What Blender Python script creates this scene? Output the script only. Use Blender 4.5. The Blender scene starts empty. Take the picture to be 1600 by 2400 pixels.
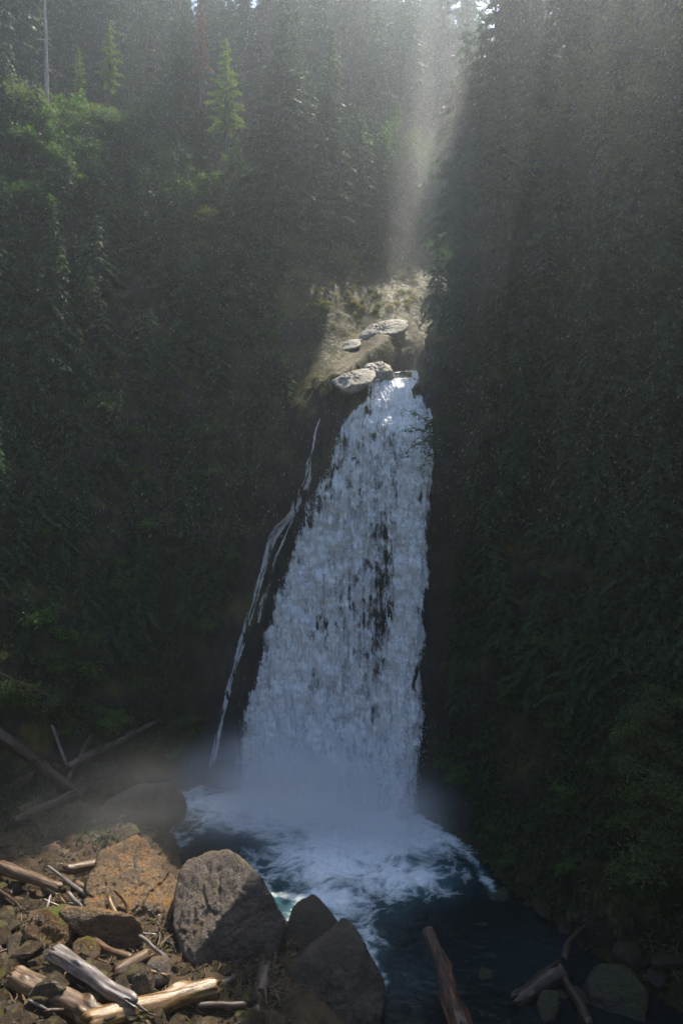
import bpy, math, random
import numpy as np
from mathutils import Vector, Matrix
R = math.radians
rng = np.random.default_rng(7)
random.seed(7)
sc = bpy.context.scene
COL = sc.collection

# ------------------------------------------------------------------ camera, sky, sun, exposure
CAMZ = 18.0
cd = bpy.data.cameras.new('camera'); cam = bpy.data.objects.new('camera', cd); COL.objects.link(cam)
cam.location = (0, 0, CAMZ); cam.rotation_euler = (R(90), 0, 0)
cd.sensor_fit = 'VERTICAL'; cd.sensor_height = 36; cd.lens = 24; cd.clip_start = .1; cd.clip_end = 5000
sc.camera = cam
HAZE = .00125
SUN_EL, SUN_AZ = 60.0, 26.0          # azimuth measured from +Y towards +X
w = bpy.data.worlds.new('World'); sc.world = w; w.use_nodes = True
nt = w.node_tree; bg = nt.nodes['Background']
sky = nt.nodes.new('ShaderNodeTexSky'); sky.sky_type = 'NISHITA'; sky.sun_disc = False
sky.sun_elevation = R(SUN_EL); sky.sun_rotation = R(SUN_AZ); sky.altitude = 400
nt.links.new(sky.outputs[0], bg.inputs[0]); bg.inputs[1].default_value = 0.11
ld = bpy.data.lights.new('sun', 'SUN'); ld.energy = 4.8; ld.angle = R(.53); ld.color = (1, .90, .75)
sun = bpy.data.objects.new('sun', ld); COL.objects.link(sun)
SD = Vector((math.sin(R(SUN_AZ))*math.cos(R(SUN_EL)), math.cos(R(SUN_AZ))*math.cos(R(SUN_EL)), math.sin(R(SUN_EL))))
sun.rotation_euler = SD.to_track_quat('Z', 'Y').to_euler()
sun.location = SD*200
vs = sc.view_settings; vs.view_transform = 'Standard'; vs.look = 'None'; vs.gamma = 1; vs.exposure = 1.25
sc.cycles.max_bounces = 8; sc.cycles.diffuse_bounces = 3; sc.cycles.glossy_bounces = 3
sc.cycles.transparent_max_bounces = 8; sc.cycles.transmission_bounces = 3; sc.cycles.volume_bounces = 3
sc.cycles.sample_clamp_indirect = 4; sc.cycles.sample_clamp_direct = 12
sc.cycles.caustics_reflective = False; sc.cycles.caustics_refractive = False

# ------------------------------------------------------------------ helpers
def at(u, v, Y):                      # point of the place seen at picture position (u, v), at depth Y
    return np.array([(u-800)/1600*Y, Y, CAMZ-(v-1200)/1600*Y])

PERM = np.random.default_rng(3).permutation(4096).astype(np.int64)
GRAD = np.random.default_rng(4).normal(size=(4096, 3)); GRAD /= np.linalg.norm(GRAD, axis=1)[:, None]
def noise(p):
    p = np.asarray(p, float); i = np.floor(p).astype(np.int64); f = p-i
    w3 = f*f*f*(f*(f*6-15)+10); out = np.zeros(len(p))
    for dx in (0, 1):
        hx = PERM[(i[:, 0]+dx) & 4095]; wx = w3[:, 0] if dx else 1-w3[:, 0]
        for dy in (0, 1):
            hy = PERM[(hx+i[:, 1]+dy) & 4095]; wy = wx*(w3[:, 1] if dy else 1-w3[:, 1])
            for dz in (0, 1):
                g = GRAD[PERM[(hy+i[:, 2]+dz) & 4095]]
                d = g[:, 0]*(f[:, 0]-dx)+g[:, 1]*(f[:, 1]-dy)+g[:, 2]*(f[:, 2]-dz)
                out += wy*(w3[:, 2] if dz else 1-w3[:, 2])*d
    return out*1.5
def fbm(p, o=4, lac=2.03, g=.5, billow=False):
    p = np.asarray(p, float); s = np.zeros(len(p)); a = 1.; t = 0.
    for k in range(o):
        n = noise(p+k*17.3)
        s += a*(np.abs(n)*2-.5 if billow else n); t += a; p = p*lac; a *= g
    return s/t
def sstep(a, b, x):
    t = np.clip((x-a)/(b-a), 0, 1); return t*t*(3-2*t)

def mesh(name, V, F, mat=None, smooth=True, attrs=None):
    V = np.ascontiguousarray(V, np.float32); F = np.ascontiguousarray(F, np.int32)
    m = bpy.data.meshes.new(name); n = F.shape[1]
    m.vertices.add(len(V)); m.vertices.foreach_set('co', V.ravel())
    m.loops.add(F.size); m.loops.foreach_set('vertex_index', F.ravel())
    m.polygons.add(len(F)); m.polygons.foreach_set('loop_start', np.arange(0, F.size, n, dtype=np.int32))
    m.polygons.foreach_set('use_smooth', np.full(len(F), smooth))
    for k, a in (attrs or {}).items():
        at_ = m.attributes.new(k, 'FLOAT', 'POINT'); at_.data.foreach_set('value', np.ascontiguousarray(a, np.float32))
    m.update(calc_edges=True)
    if mat: m.materials.append(mat)
    return m
def obj(name, m, parent=None, loc=None, **props):
    o = bpy.data.objects.new(name, m); COL.objects.link(o)
    if parent: o.parent = parent
    if loc is not None: o.location = loc
    for k, v in props.items(): o[k] = v
    return o
def thing(name, label, category, loc=(0, 0, 0), group=None):
    o = obj(name, None, None, loc, label=label, category=category); o.empty_display_size = .2
    if group: o['group'] = group
    return o
def grid_faces(nu, nv):
    a = (np.arange(nu-1)[:, None]*nv+np.arange(nv-1)[None]).ravel()
    return np.stack([a, a+nv, a+nv+1, a+1], 1)
def used_only(V, F, attrs=None):
    u, inv = np.unique(F, return_inverse=True)
    return V[u], inv.reshape(F.shape), {k: a[u] for k, a in (attrs or {}).items()}

# ------------------------------------------------------------------ materials
def mat(name):
    m = bpy.data.materials.new(name); m.use_nodes = True; m.node_tree.nodes.clear()
    N = m.node_tree.nodes; L = m.node_tree.links
    return m, N, L
def node(N, t, **kw):
    n = N.new('ShaderNode'+t)
    for k, v in kw.items():
        if k in n.inputs.keys(): n.inputs[k].default_value = v
        else: setattr(n, k, v)
    return n
def ramp(N, L, fac, stops, interp='LINEAR'):
    r = N.new('ShaderNodeValToRGB'); r.color_ramp.interpolation = interp
    e = r.color_ramp.elements
    while len(e) > len(stops): e.remove(e[-1])
    while len(e) < len(stops): e.new(.5)
    for x, (p, c) in zip(e, stops): x.position = p; x.color = (*c, 1)
    L.new(fac, r.inputs[0]); return r
def tex(N, L, scale, detail=6, rough=.6, coord='Object', stretch=None, dist=0):
    tc = N.new('ShaderNodeTexCoord'); o = tc.outputs[coord]
    if stretch:
        mp = N.new('ShaderNodeMapping'); mp.inputs['Scale'].default_value = stretch; L.new(o, mp.inputs[0]); o = mp.outputs[0]
    n = N.new('ShaderNodeTexNoise'); n.inputs['Scale'].default_value = scale; n.inputs['Detail'].default_value = detail
    n.inputs['Roughness'].default_value = rough; n.inputs['Distortion'].default_value = dist
    L.new(o, n.inputs['Vector']); return n
def mix(N, L, fac, a, b, mode='MIX'):
    m = N.new('ShaderNodeMix'); m.data_type = 'RGBA'; m.blend_type = mode
    for s, v in ((0, fac), (6, a), (7, b)):
        if hasattr(v, 'links'): L.new(v, m.inputs[s])
        else: m.inputs[s].default_value = v if s == 0 else (*v, 1)
    return m.outputs[2]
def out(N, L, sh, disp=None):
    o = N.new('ShaderNodeOutputMaterial'); L.new(sh, o.inputs[0])
def bump(N, L, h, strength, dist):
    b = N.new('ShaderNodeBump'); b.inputs['Strength'].default_value = strength; b.inputs['Distance'].default_value = dist
    L.new(h, b.inputs['Height']); return b.outputs[0]
def rock_mat(name, stops, rough=(.25, .6), sc_=1.2, moss=None, bumpd=.06, spec=.5):
    m, N, L = mat(name)
    n1 = tex(N, L, sc_, 9, .65); n2 = tex(N, L, sc_*9, 6, .7)
    c = ramp(N, L, n1.outputs[0], stops).outputs[0]
    dark = ramp(N, L, n2.outputs[0], [(.3, (.45, .43, .4)), (.7, (1, 1, 1))]).outputs[0]
    c = mix(N, L, .9, c, dark, 'MULTIPLY')
    n4 = tex(N, L, sc_*28, 4, .7); sp = ramp(N, L, n4.outputs[0], [(.35, (.55, .53, .5)), (.5, (1, 1, 1)), (.68, (1.35, 1.32, 1.28))]).outputs[0]; c = mix(N, L, .75, c, sp, 'MULTIPLY')
    if moss:
        g = N.new('ShaderNodeNewGeometry'); sx = N.new('ShaderNodeSeparateXYZ'); L.new(g.outputs['Normal'], sx.inputs[0])
        n3 = tex(N, L, sc_*.8, 5, .6)
        ad = N.new('ShaderNodeMath'); ad.operation = 'MULTIPLY_ADD'; ad.inputs[1].default_value = .5
        L.new(sx.outputs[2], ad.inputs[0]); L.new(n3.outputs[0], ad.inputs[2])
        f = ramp(N, L, ad.outputs[0], [(moss[1]-.06, (0, 0, 0)), (moss[1]+.06, (1, 1, 1))]).outputs[0]
        c = mix(N, L, f, c, moss[0])
    p = node(N, 'BsdfPrincipled'); L.new(c, p.inputs['Base Color'])
    rr = N.new('ShaderNodeMapRange'); rr.inputs[3].default_value = rough[0]; rr.inputs[4].default_value = rough[1]
    rr.inputs[1].default_value = .35; rr.inputs[2].default_value = .65
    L.new(n2.outputs[0], rr.inputs[0]); L.new(rr.outputs[0], p.inputs['Roughness'])
    p.inputs['Specular IOR Level'].default_value = spec
    hs = N.new('ShaderNodeMath'); hs.operation = 'MULTIPLY_ADD'; hs.inputs[1].default_value = .35; L.new(n4.outputs[0], hs.inputs[0]); L.new(n2.outputs[0], hs.inputs[2])
    L.new(bump(N, L, hs.outputs[0], 1.0, bumpd*1.7), p.inputs['Normal'])
    out(N, L, p.outputs[0]); return m
def leaf_mat(name, a, b, trans=.35, rough=.6, vary=.35):
    m, N, L = mat(name)
    oi = N.new('ShaderNodeObjectInfo'); g = N.new('ShaderNodeNewGeometry')
    n1 = tex(N, L, .35, 3, .5)
    ad = N.new('ShaderNodeMath'); ad.operation = 'MULTIPLY_ADD'; ad.inputs[1].default_value = vary; 
    L.new(oi.outputs['Random'], ad.inputs[0]); L.new(g.outputs['Random Per Island'], ad.inputs[2])
    sb = N.new('ShaderNodeMath'); sb.operation = 'MULTIPLY'; sb.inputs[1].default_value = 1/(1+vary); L.new(ad.outputs[0], sb.inputs[0])
    c = mix(N, L, sb.outputs[0], a, b)
    p = node(N, 'BsdfPrincipled', Roughness=rough); L.new(c, p.inputs['Base Color'])
    p.inputs['Specular IOR Level'].default_value = .18
    t = node(N, 'BsdfTranslucent'); c2 = mix(N, L, 1, c, (1.5, 1.6, .7), 'MULTIPLY'); L.new(c2, t.inputs[0])
    ms = N.new('ShaderNodeMixShader'); ms.inputs[0].default_value = trans
    L.new(p.outputs[0], ms.inputs[1]); L.new(t.outputs[0], ms.inputs[2]); out(N, L, ms.outputs[0]); return m
def wood_mat(name, stops, rough=(.2, .55), bumpd=.03, wet=.5, stretch=(1, 1, .12), scale=9):
    m, N, L = mat(name)
    n1 = tex(N, L, scale, 8, .65, stretch=stretch, dist=.3); n2 = tex(N, L, 2.2, 5, .6)
    c = ramp(N, L, n1.outputs[0], stops).outputs[0]
    d = ramp(N, L, n2.outputs[0], [(.3, (.4, .38, .36)), (.62, (1, 1, 1))]).outputs[0]
    c = mix(N, L, .7, c, d, 'MULTIPLY')
    p = node(N, 'BsdfPrincipled'); L.new(c, p.inputs['Base Color'])
    rr = N.new('ShaderNodeMapRange'); rr.inputs[1].default_value = .35; rr.inputs[2].default_value = .65
    rr.inputs[3].default_value = rough[0]; rr.inputs[4].default_value = rough[1]
    L.new(n1.outputs[0], rr.inputs[0]); L.new(rr.outputs[0], p.inputs['Roughness'])
    p.inputs['Specular IOR Level'].default_value = wet
    L.new(bump(N, L, n1.outputs[0], 1, bumpd), p.inputs['Normal']); out(N, L, p.outputs[0]); return m

M = {}
M['cliff'] = rock_mat('wet_basalt', [(.3, (.03, .028, .026)), (.5, (.065, .058, .05)), (.75, (.12, .105, .085))], (.35, .75), .35, ((.03, .035, .012), .75), .12)
M['pale'] = rock_mat('pale_rock', [(.3, (.16, .145, .13)), (.5, (.40, .37, .33)), (.75, (.6, .56, .5))], (.45, .8), .9, ((.10, .085, .02), .9), .05)
M['tan'] = rock_mat('tan_rock', [(.3, (.06, .038, .02)), (.5, (.17, .105, .052)), (.72, (.30, .21, .12))], (.12, .42), .9, ((.19, .10, .03), .98), .07)
M['grey'] = rock_mat('grey_brown_rock', [(.3, (.065, .05, .04)), (.5, (.15, .118, .095)), (.75, (.25, .20, .155))], (.18, .5), .8, ((.10, .07, .035), .86), .06)
M['dark'] = rock_mat('dark_brown_rock', [(.3, (.05, .04, .03)), (.5, (.10, .078, .055)), (.75, (.17, .13, .09))], (.35, .7), 1.0, None, .07)
M['orange'] = rock_mat('orange_lichen_rock', [(.3, (.045, .028, .015)), (.5, (.16, .085, .025)), (.72, (.28, .16, .06))], (.12, .4), 1.6, ((.10, .12, .02), .95), .08)
M['rubble'] = rock_mat('rubble_rock', [(.3, (.025, .018, .011)), (.5, (.08, .055, .03)), (.75, (.21, .15, .085))], (.1, .36), 1.5, ((.09, .09, .025), 1.05), .06)
M['needle'] = leaf_mat('conifer_needles', (.018, .042, .02), (.045, .085, .03))
M['needle_young'] = leaf_mat('young_conifer_needles', (.08, .13, .025), (.16, .22, .05), .5)
M['cedar'] = leaf_mat('cedar_sprays', (.022, .055, .026), (.055, .105, .04))
M['red_needle'] = leaf_mat('dead_red_needles', (.10, .045, .03), (.18, .09, .06))
M['leaf'] = leaf_mat('broad_leaves', (.03, .075, .018), (.075, .14, .03), .4)
M['leaf_bright'] = leaf_mat('bright_broad_leaves', (.06, .09, .033), (.14, .165, .065), .45)
M['leaf_yellow'] = leaf_mat('yellowing_leaves', (.12, .12, .02), (.26, .20, .04), .4)
M['moss'] = leaf_mat('moss_tufts', (.016, .034, .013), (.05, .075, .022), .25, .8)
M['bark'] = wood_mat('grey_brown_bark', [(.3, (.035, .028, .022)), (.5, (.075, .06, .048)), (.75, (.13, .11, .09))], (.6, .9), .05)
M['deadwood'] = wood_mat('silver_deadwood', [(.3, (.10, .09, .085)), (.5, (.24, .22, .20)), (.75, (.36, .33, .30))], (.4, .8), .03)
M['log_brown'] = wood_mat('wet_brown_log', [(.32, (.035, .022, .014)), (.5, (.13, .08, .045)), (.72, (.26, .175, .105))])
M['log_gold'] = wood_mat('wet_golden_log', [(.32, (.06, .035, .016)), (.48, (.19, .11, .038)), (.72, (.32, .20, .075))], (.16, .45))
M['log_silver'] = wood_mat('wet_silver_log', [(.3, (.10, .08, .07)), (.5, (.22, .19, .175)), (.72, (.46, .42, .39))], (.07, .28))
M['log_dark'] = wood_mat('dark_wet_log', [(.3, (.035, .026, .02)), (.5, (.085, .06, .042)), (.75, (.15, .11, .08))])
M['log_shade'] = wood_mat('shade_darkened_log', [(.3, (.018, .014, .011)), (.5, (.045, .033, .024)), (.75, (.09, .068, .05))])  # darker copy of the dark log; right bank's shade put into its colour
M['log_streak'] = wood_mat('orange_streaked_log', [(.35, (.05, .035, .028)), (.52, (.065, .042, .032)), (.6, (.20, .07, .035)), (.72, (.40, .32, .26))])

# ------------------------------------------------------------------ terrain: a height function H(x, y) for the whole gorge
BASE = np.array([(-70, -60), (-50, 0), (-30, 26), (-20, 34), (-16, 38.5), (-11, 44.3), (-7, 45.6), (-2, 44.0), (2, 42.0), (4.6, 40.3),
                 (5.6, 38.8), (7, 36.5), (8, 33), (9.8, 29), (12.5, 24), (16, 17), (20, 8), (40, -60)], float)
PROF = [  # height above the pool against the distance out from the foot of the wall, one list per foot point
    [(0, 6), (10, 30), (30, 60), (200, 90)], [(0, 6), (10, 30), (28, 60), (200, 95)],
    [(0, 4), (2, 9), (9, 27), (17, 45), (23, 55), (27, 57), (60, 78), (200, 130)],
    [(0, 4), (2, 9), (9, 27), (17, 45), (23, 55), (27, 57), (60, 78), (200, 130)],
    [(0, 3), (2, 8), (9, 27), (17, 45), (22, 53), (26, 56), (60, 78), (200, 130)],
    [(0, 0), (2, 9), (7, 26), (13, 41), (18, 51), (24, 55), (60, 78), (200, 130)],
    [(0, 0), (2, 11), (5, 24), (10, 36), (17, 48), (24, 54), (60, 78), (200, 130)],
    [(0, 0), (1.6, 16), (3, 25.5), (4, 27.5), (8, 29.5), (14, 33), (22, 43), (28, 50), (60, 78), (200, 130)],
    [(0, 0), (1.2, 10), (2.4, 19), (3.3, 23), (6.4, 27.0), (8, 28.5), (12, 34), (20, 43), (60, 75), (200, 130)],
    [(0, 0), (1.5, 11), (4.0, 25), (7, 37.5), (11, 48), (16, 53), (60, 72), (200, 130)],
    [(0, 0), (1.5, 10), (4.0, 24), (7.5, 38), (11.5, 49.5), (16, 53), (60, 72), (200, 120)],
    [(0, 0), (2, 9), (5, 22), (9, 37), (13, 47), (18, 51), (60, 66), (200, 110)],
    [(0, .5), (2, 6), (6, 19), (11, 35), (15, 43), (20, 46), (60, 60), (200, 100)],
    [(0, .5), (2, 6), (6, 18), (11, 33), (16, 42), (21, 45), (60, 58), (200, 90)],
    [(0, .5), (2, 5), (8, 20), (16, 34), (24, 38), (60, 50), (200, 80)],
    [(0, .5), (3, 5), (10, 20), (20, 34), (60, 46), (200, 70)],
    [(0, .5), (4, 5), (12, 20), (24, 30), (60, 40), (200, 60)],
    [(0, .5), (6, 5), (20, 15), (60, 30), (200, 50)]]
DG = np.arange(0, 1201)*.25
PT = np.array([np.interp(DG, [q[0] for q in p], [q[1] for q in p]) for p in PROF])
def poly_dist(P, x, y):
    best = np.full(x.shape, 1e9); s = np.zeros(x.shape); side = np.zeros(x.shape)
    for i in range(len(P)-1):
        a, b = P[i], P[i+1]; d = b-a; l2 = d@d
        t = np.clip(((x-a[0])*d[0]+(y-a[1])*d[1])/l2, 0, 1)
        dx = x-a[0]-t*d[0]; dy = y-a[1]-t*d[1]; q = np.hypot(dx, dy); m = q < best
        best = np.where(m, q, best); s = np.where(m, i+t, s)
        side = np.where(m, d[0]*(y-a[1])-d[1]*(x-a[0]), side)
    return best, s, side
def inside(P, x, y):
    c = np.zeros(x.shape, bool); n = len(P)
    for i in range(n):
        (x1, y1), (x2, y2) = P[i], P[(i+1) % n]
        if y1 == y2: continue
        c ^= ((y1 > y) != (y2 > y)) & (x < (x2-x1)*(y-y1)/(y2-y1)+x1)
    return c
CHAN = np.array([(2.6, 40), (2.6, 45.5), (3.0, 49), (6, 53.5), (13, 58), (24, 68), (40, 90), (60, 130), (90, 200)], float)
CL = np.array([(0, 0), (1.7, .1), (2.1, 3.2), (2.6, 4.2), (6, 7.6), (11, 12.5), (16, 19), (22, 27), (40, 42), (200, 110)])
CR = np.array([(0, 0), (1.5, .2), (2.4, 6), (3.2, 11.5), (6, 16.5), (10, 22), (16, 25), (40, 36), (200, 100)])
def softmin(a, b, k):
    h = np.clip(.5+.5*(b-a)/k, 0, 1); return b*(1-h)+a*h-k*h*(1-h)
BANK = np.array([(-14, 44), (-10.8, 40.5), (-9.2, 38), (-8.2, 35), (-5.4, 32.4), (-2.6, 30.4), (-.2, 28.4), (1.1, 26.2), (1.6, 23), (2.5, 16), (4, 8), (6, -20)], float)
def H(x, y, detail=True):
    D, s, side = poly_dist(BASE, x, y); ins = inside(BASE, x, y)
    p = np.stack([x, y, np.zeros_like(x)], 1)
    Dn = D+(noise(p*.12)*1.6+noise(p*.31+9)*.8)*sstep(1.5, 8, D)
    Dn = np.clip(Dn, 0, 299)
    i = np.clip(s.astype(int), 0, len(BASE)-2); t = s-i; t = t*t*(3-2*t)
    g = Dn/.25; j = np.clip(g.astype(int), 0, 1199); f = g-j
    z = (PT[i, j]*(1-f)+PT[i, j+1]*f)*(1-t)+(PT[i+1, j]*(1-f)+PT[i+1, j+1]*f)*t
    # the stream's channel above the lip
    C, cs, cside = poly_dist(CHAN, x, y)
    ci = np.clip(cs.astype(int), 0, len(CHAN)-2); ct = cs-ci
    zc = np.interp(cs, [0, 1, 2, 3, 4, 5, 6, 7, 8], [26.6, 27.0, 27.6, 28.0, 29, 31, 38, 50, 75])
    wid = np.interp(cs, [0, 1, 2, 3, 4, 8], [1.9, 1.6, 1.25, 1.0, 1.0, 1.6])
    Cn = np.clip(C+noise(p*.35+31)*.5*sstep(1, 4, C), 0, 190)
    left = np.interp(Cn/np.where(cside > 0, wid, 1), CL[:, 0], CL[:, 1]); right = np.interp(Cn, CR[:, 0], CR[:, 1])
    ch = zc+np.where(cside > 0, left, right)
    z = np.where((cs > .2) | (y > 44), softmin(z, ch, .8), z)
    # inside: pool bed and the debris bank on the near left
    B, bs, bside = poly_dist(BANK, x, y)
    bank = np.where(bside < 0, np.minimum(B*.42, 1.2)+np.maximum(B-3, 0)*.16, -np.minimum(B*.8, 1.6))
    view = 16.2-1.22*(y-1.5)-np.maximum(x-3, 0)*1.3-np.maximum(-x-25, 0)*.2
    near = np.maximum(bank, np.minimum(view, 16.2+np.maximum(-y, 0)*.1)+noise(p*.3)*.3)
    near = np.maximum(near, -1.6)
    zi = near+np.where(near > .1, (noise(p*.5)*.4+np.abs(noise(p*1.3))*.5+np.abs(noise(p*3.1))*.2-.15)*sstep(.1, .6, near), 0)
    z = np.where(ins, np.where(D < 2.0, np.maximum(zi, np.minimum(z, 0)-D*.8), zi), z)
    return z
def rockify(V):
    n = fbm(V*np.array([.22, .22, .45]), 5, g=.55); n2 = fbm(V*np.array([.9, .9, 1.8])+50, 4, g=.55, billow=True)
    return n, n2
def terrain(name, xs, ys, hole=None):
    X, Y = np.meshgrid(xs, ys, indexing='ij'); x, y = X.ravel(), Y.ravel()
    V = np.stack([x, y, H(x, y)], 1); F = grid_faces(len(xs), len(ys))
    return V, F
gx = np.arange(-46, 42.01, .2); gy = np.arange(14, 76.01, .2)
V, F = terrain('t', gx, gy)
GZ = V[:, 2].reshape(len(gx), len(gy)).copy()
def hz(x, y):
    x = np.asarray(x, float); y = np.asarray(y, float)
    a = np.clip((x-gx[0])/.2, 0, len(gx)-1.001); b = np.clip((y-gy[0])/.2, 0, len(gy)-1.001)
    i = a.astype(int); j = b.astype(int); f = a-i; g = b-j
    z = (GZ[i, j]*(1-f)+GZ[i+1, j]*f)*(1-g)+(GZ[i, j+1]*(1-f)+GZ[i+1, j+1]*f)*g
    return np.where((x < gx[0]) | (x > gx[-1]) | (y > gy[-1]) | (y < gy[0]), np.nan, z)
GX_, GY_ = np.gradient(GZ, .2)
NV = np.stack([-GX_.ravel(), -GY_.ravel(), np.ones(GZ.size)], 1); NV /= np.linalg.norm(NV, axis=1)[:, None]
r1, r2 = rockify(V); steep = sstep(.8, .3, NV[:, 2])
dry = sstep(-.5, .8, V[:, 2])
cd_, cs_, csd_ = poly_dist(CHAN, V[:, 0], V[:, 1]); calm = np.where((csd_ > 0) & (V[:, 1] > 50), .3+.7*sstep(9, 18, cd_), 1.)
V = V+NV*((r1*1.5*steep+r2*(.25+.55*steep))*dry*calm)[:, None]
# pale bare slab on the stream's far bank, the rest dark wet rock and soil
m_, N_, L_ = mat('gorge_ground')
def ground_mat():
    m, N, L = m_, N_, L_
    g = N.new('ShaderNodeNewGeometry'); sx = N.new('ShaderNodeSeparateXYZ'); L.new(g.outputs['Normal'], sx.inputs[0])
    n1 = tex(N, L, .35, 9, .65); n2 = tex(N, L, 3.2, 6, .7); n3 = tex(N, L, .5, 6, .6)
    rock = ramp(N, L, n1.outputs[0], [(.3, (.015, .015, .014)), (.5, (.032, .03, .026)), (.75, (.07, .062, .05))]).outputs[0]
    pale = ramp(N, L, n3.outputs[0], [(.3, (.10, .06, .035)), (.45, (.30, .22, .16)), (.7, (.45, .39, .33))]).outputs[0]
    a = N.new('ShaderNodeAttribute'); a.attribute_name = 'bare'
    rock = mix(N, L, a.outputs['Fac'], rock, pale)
    dk = ramp(N, L, n2.outputs[0], [(.3, (.4, .38, .36)), (.65, (1, 1, 1))]).outputs[0]
    rock = mix(N, L, .8, rock, dk, 'MULTIPLY')
    soil = ramp(N, L, n1.outputs[0], [(.35, (.022, .018, .01)), (.5, (.045, .045, .014)), (.65, (.085, .07, .018))]).outputs[0]
    a2 = N.new('ShaderNodeAttribute'); a2.attribute_name = 'bank'
    wetg = ramp(N, L, n3.outputs[0], [(.3, (.025, .018, .012)), (.5, (.055, .038, .022)), (.7, (.10, .07, .04))]).outputs[0]
    soil = mix(N, L, a2.outputs['Fac'], soil, wetg)
    f = ramp(N, L, sx.outputs[2], [(.22, (0, 0, 0)), (.42, (1, 1, 1))]).outputs[0]
    f2 = mix(N, L, a.outputs['Fac'], f, (0, 0, 0))
    c = mix(N, L, f2, rock, soil)
    p = node(N, 'BsdfPrincipled', Roughness=.7); L.new(c, p.inputs['Base Color']); p.inputs['Specular IOR Level'].default_value = .15
    rr = N.new('ShaderNodeMapRange'); rr.inputs[3].default_value = .5; rr.inputs[4].default_value = .9
    rr.inputs[1].default_value = .35; rr.inputs[2].default_value = .6; L.new(n2.outputs[0], rr.inputs[0]); L.new(rr.outputs[0], p.inputs['Roughness'])
    L.new(bump(N, L, n2.outputs[0], 1, .12), p.inputs['Normal']); out(N, L, p.outputs[0]); return m
M['ground'] = ground_mat()
Cd, Cs, Cside = poly_dist(CHAN, V[:, 0], V[:, 1])
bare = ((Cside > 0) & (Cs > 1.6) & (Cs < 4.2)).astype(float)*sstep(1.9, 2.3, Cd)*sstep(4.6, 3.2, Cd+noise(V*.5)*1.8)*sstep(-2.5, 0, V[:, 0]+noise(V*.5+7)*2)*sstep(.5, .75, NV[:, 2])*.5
bankm = sstep(-.4, .2, V[:, 2])*sstep(9, 5, V[:, 2])*inside(BASE, V[:, 0], V[:, 1])*(V[:, 0] < 3)
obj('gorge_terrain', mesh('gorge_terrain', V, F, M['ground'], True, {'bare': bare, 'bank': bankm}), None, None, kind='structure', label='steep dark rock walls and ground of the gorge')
# outer sheet: the same ground carried on to the horizon, with the fine patch cut out of it
ox = np.unique(np.concatenate([np.arange(-46, 42.1, 2.0), [42], -46-np.geomspace(2, 1500, 26), 42+np.geomspace(2, 1500, 26)]))
oy = np.unique(np.concatenate([np.arange(14, 76.1, 2.0), np.arange(78, 160, 3), 160+np.geomspace(4, 1500, 18), 14-np.geomspace(2, 1500, 28)]))
V2, F2 = terrain('o', ox, oy)
V2[:, 2] = np.where(np.hypot(V2[:, 0], V2[:, 1]) > 250, np.minimum(V2[:, 2], 90), V2[:, 2])
cx = V2[F2].mean(1); keep = ~((cx[:, 0] > -46) & (cx[:, 0] < 42) & (cx[:, 1] > 14) & (cx[:, 1] < 76))
V2, F2, _ = used_only(V2, F2[keep])
z0 = np.zeros(len(V2))
obj('forest_ground', mesh('forest_ground', V2, F2, M['ground'], True, {'bare': z0, 'bank': z0}), None, None, kind='structure', label='forest floor around the gorge')

def raycast(u, v, tmin=14, tmax=160, step=.15):
    """first hit of the picture ray (u, v) with the ground"""
    u = np.asarray(u, float); v = np.asarray(v, float); n = len(u); hit = np.full(n, np.nan); alive = np.ones(n, bool)
    for Y in np.arange(tmin, 75.8, step):
        x = (u-800)/1600*Y; z = CAMZ-(v-1200)/1600*Y; h = hz(x, np.full(n, Y))
        m = alive & (h > z); hit[m] = Y; alive &= ~m
    return np.stack([(u-800)/1600*hit, hit, CAMZ-(v-1200)/1600*hit], 1)

# ------------------------------------------------------------------ plants
def unit(a):
    return a/np.maximum(np.linalg.norm(a, axis=-1, keepdims=True), 1e-9)
def leaves(P, D, Nn, ln, wd, tipw=.55):
    """flat leaf quads: base point P, direction D, surface normal Nn"""
    D = unit(D); S = unit(np.cross(D, Nn)); ln = np.asarray(ln)[:, None]; wd = np.asarray(wd)[:, None]
    mid = P+D*ln*tipw
    V = np.stack([P, mid+S*wd*.5, P+D*ln, mid-S*wd*.5], 1).reshape(-1, 3)
    return V, np.arange(len(V)).reshape(-1, 4)
def tube(path, rad, seg=8, cap=True):
    path = np.asarray(path, float); rad = np.asarray(rad, float); n = len(path)
    T = unit(np.gradient(path, axis=0)); up = np.array([0, 0, 1.]) if abs(T[0, 2]) < .9 else np.array([1., 0, 0])
    A = unit(np.cross(T, up)); B = np.cross(T, A)
    an = np.linspace(0, 2*np.pi, seg, endpoint=False)
    V = (path[:, None]+rad[:, None, None]*(np.cos(an)[None, :, None]*A[:, None]+np.sin(an)[None, :, None]*B[:, None])).reshape(-1, 3)
    i = np.arange(n-1)[:, None]*seg; j = np.arange(seg)[None]; k = (j+1) % seg
    F = np.stack([i+j, i+k, i+seg+k, i+seg+j], -1).reshape(-1, 4)
    if cap:
        V = np.vstack([V, path[:1], path[-1:]]); c0, c1 = len(V)-2, len(V)-1; j = np.arange(seg); k = (j+1) % seg
        e0 = np.stack([np.full(seg, c0), k, j, np.full(seg, c0)], 1)[:, :4]
        e1 = np.stack([np.full(seg, c1), (n-1)*seg+j, (n-1)*seg+k, np.full(seg, c1)], 1)
        return V, F, e0[:, :3], e1[:, :3]
    return V, F
def join(parts):
    Vs, Fs, o = [], [], 0
    for V, F in parts: Vs.append(V); Fs.append(F+o); o += len(V)
    return np.vstack(Vs), np.vstack(Fs)
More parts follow.
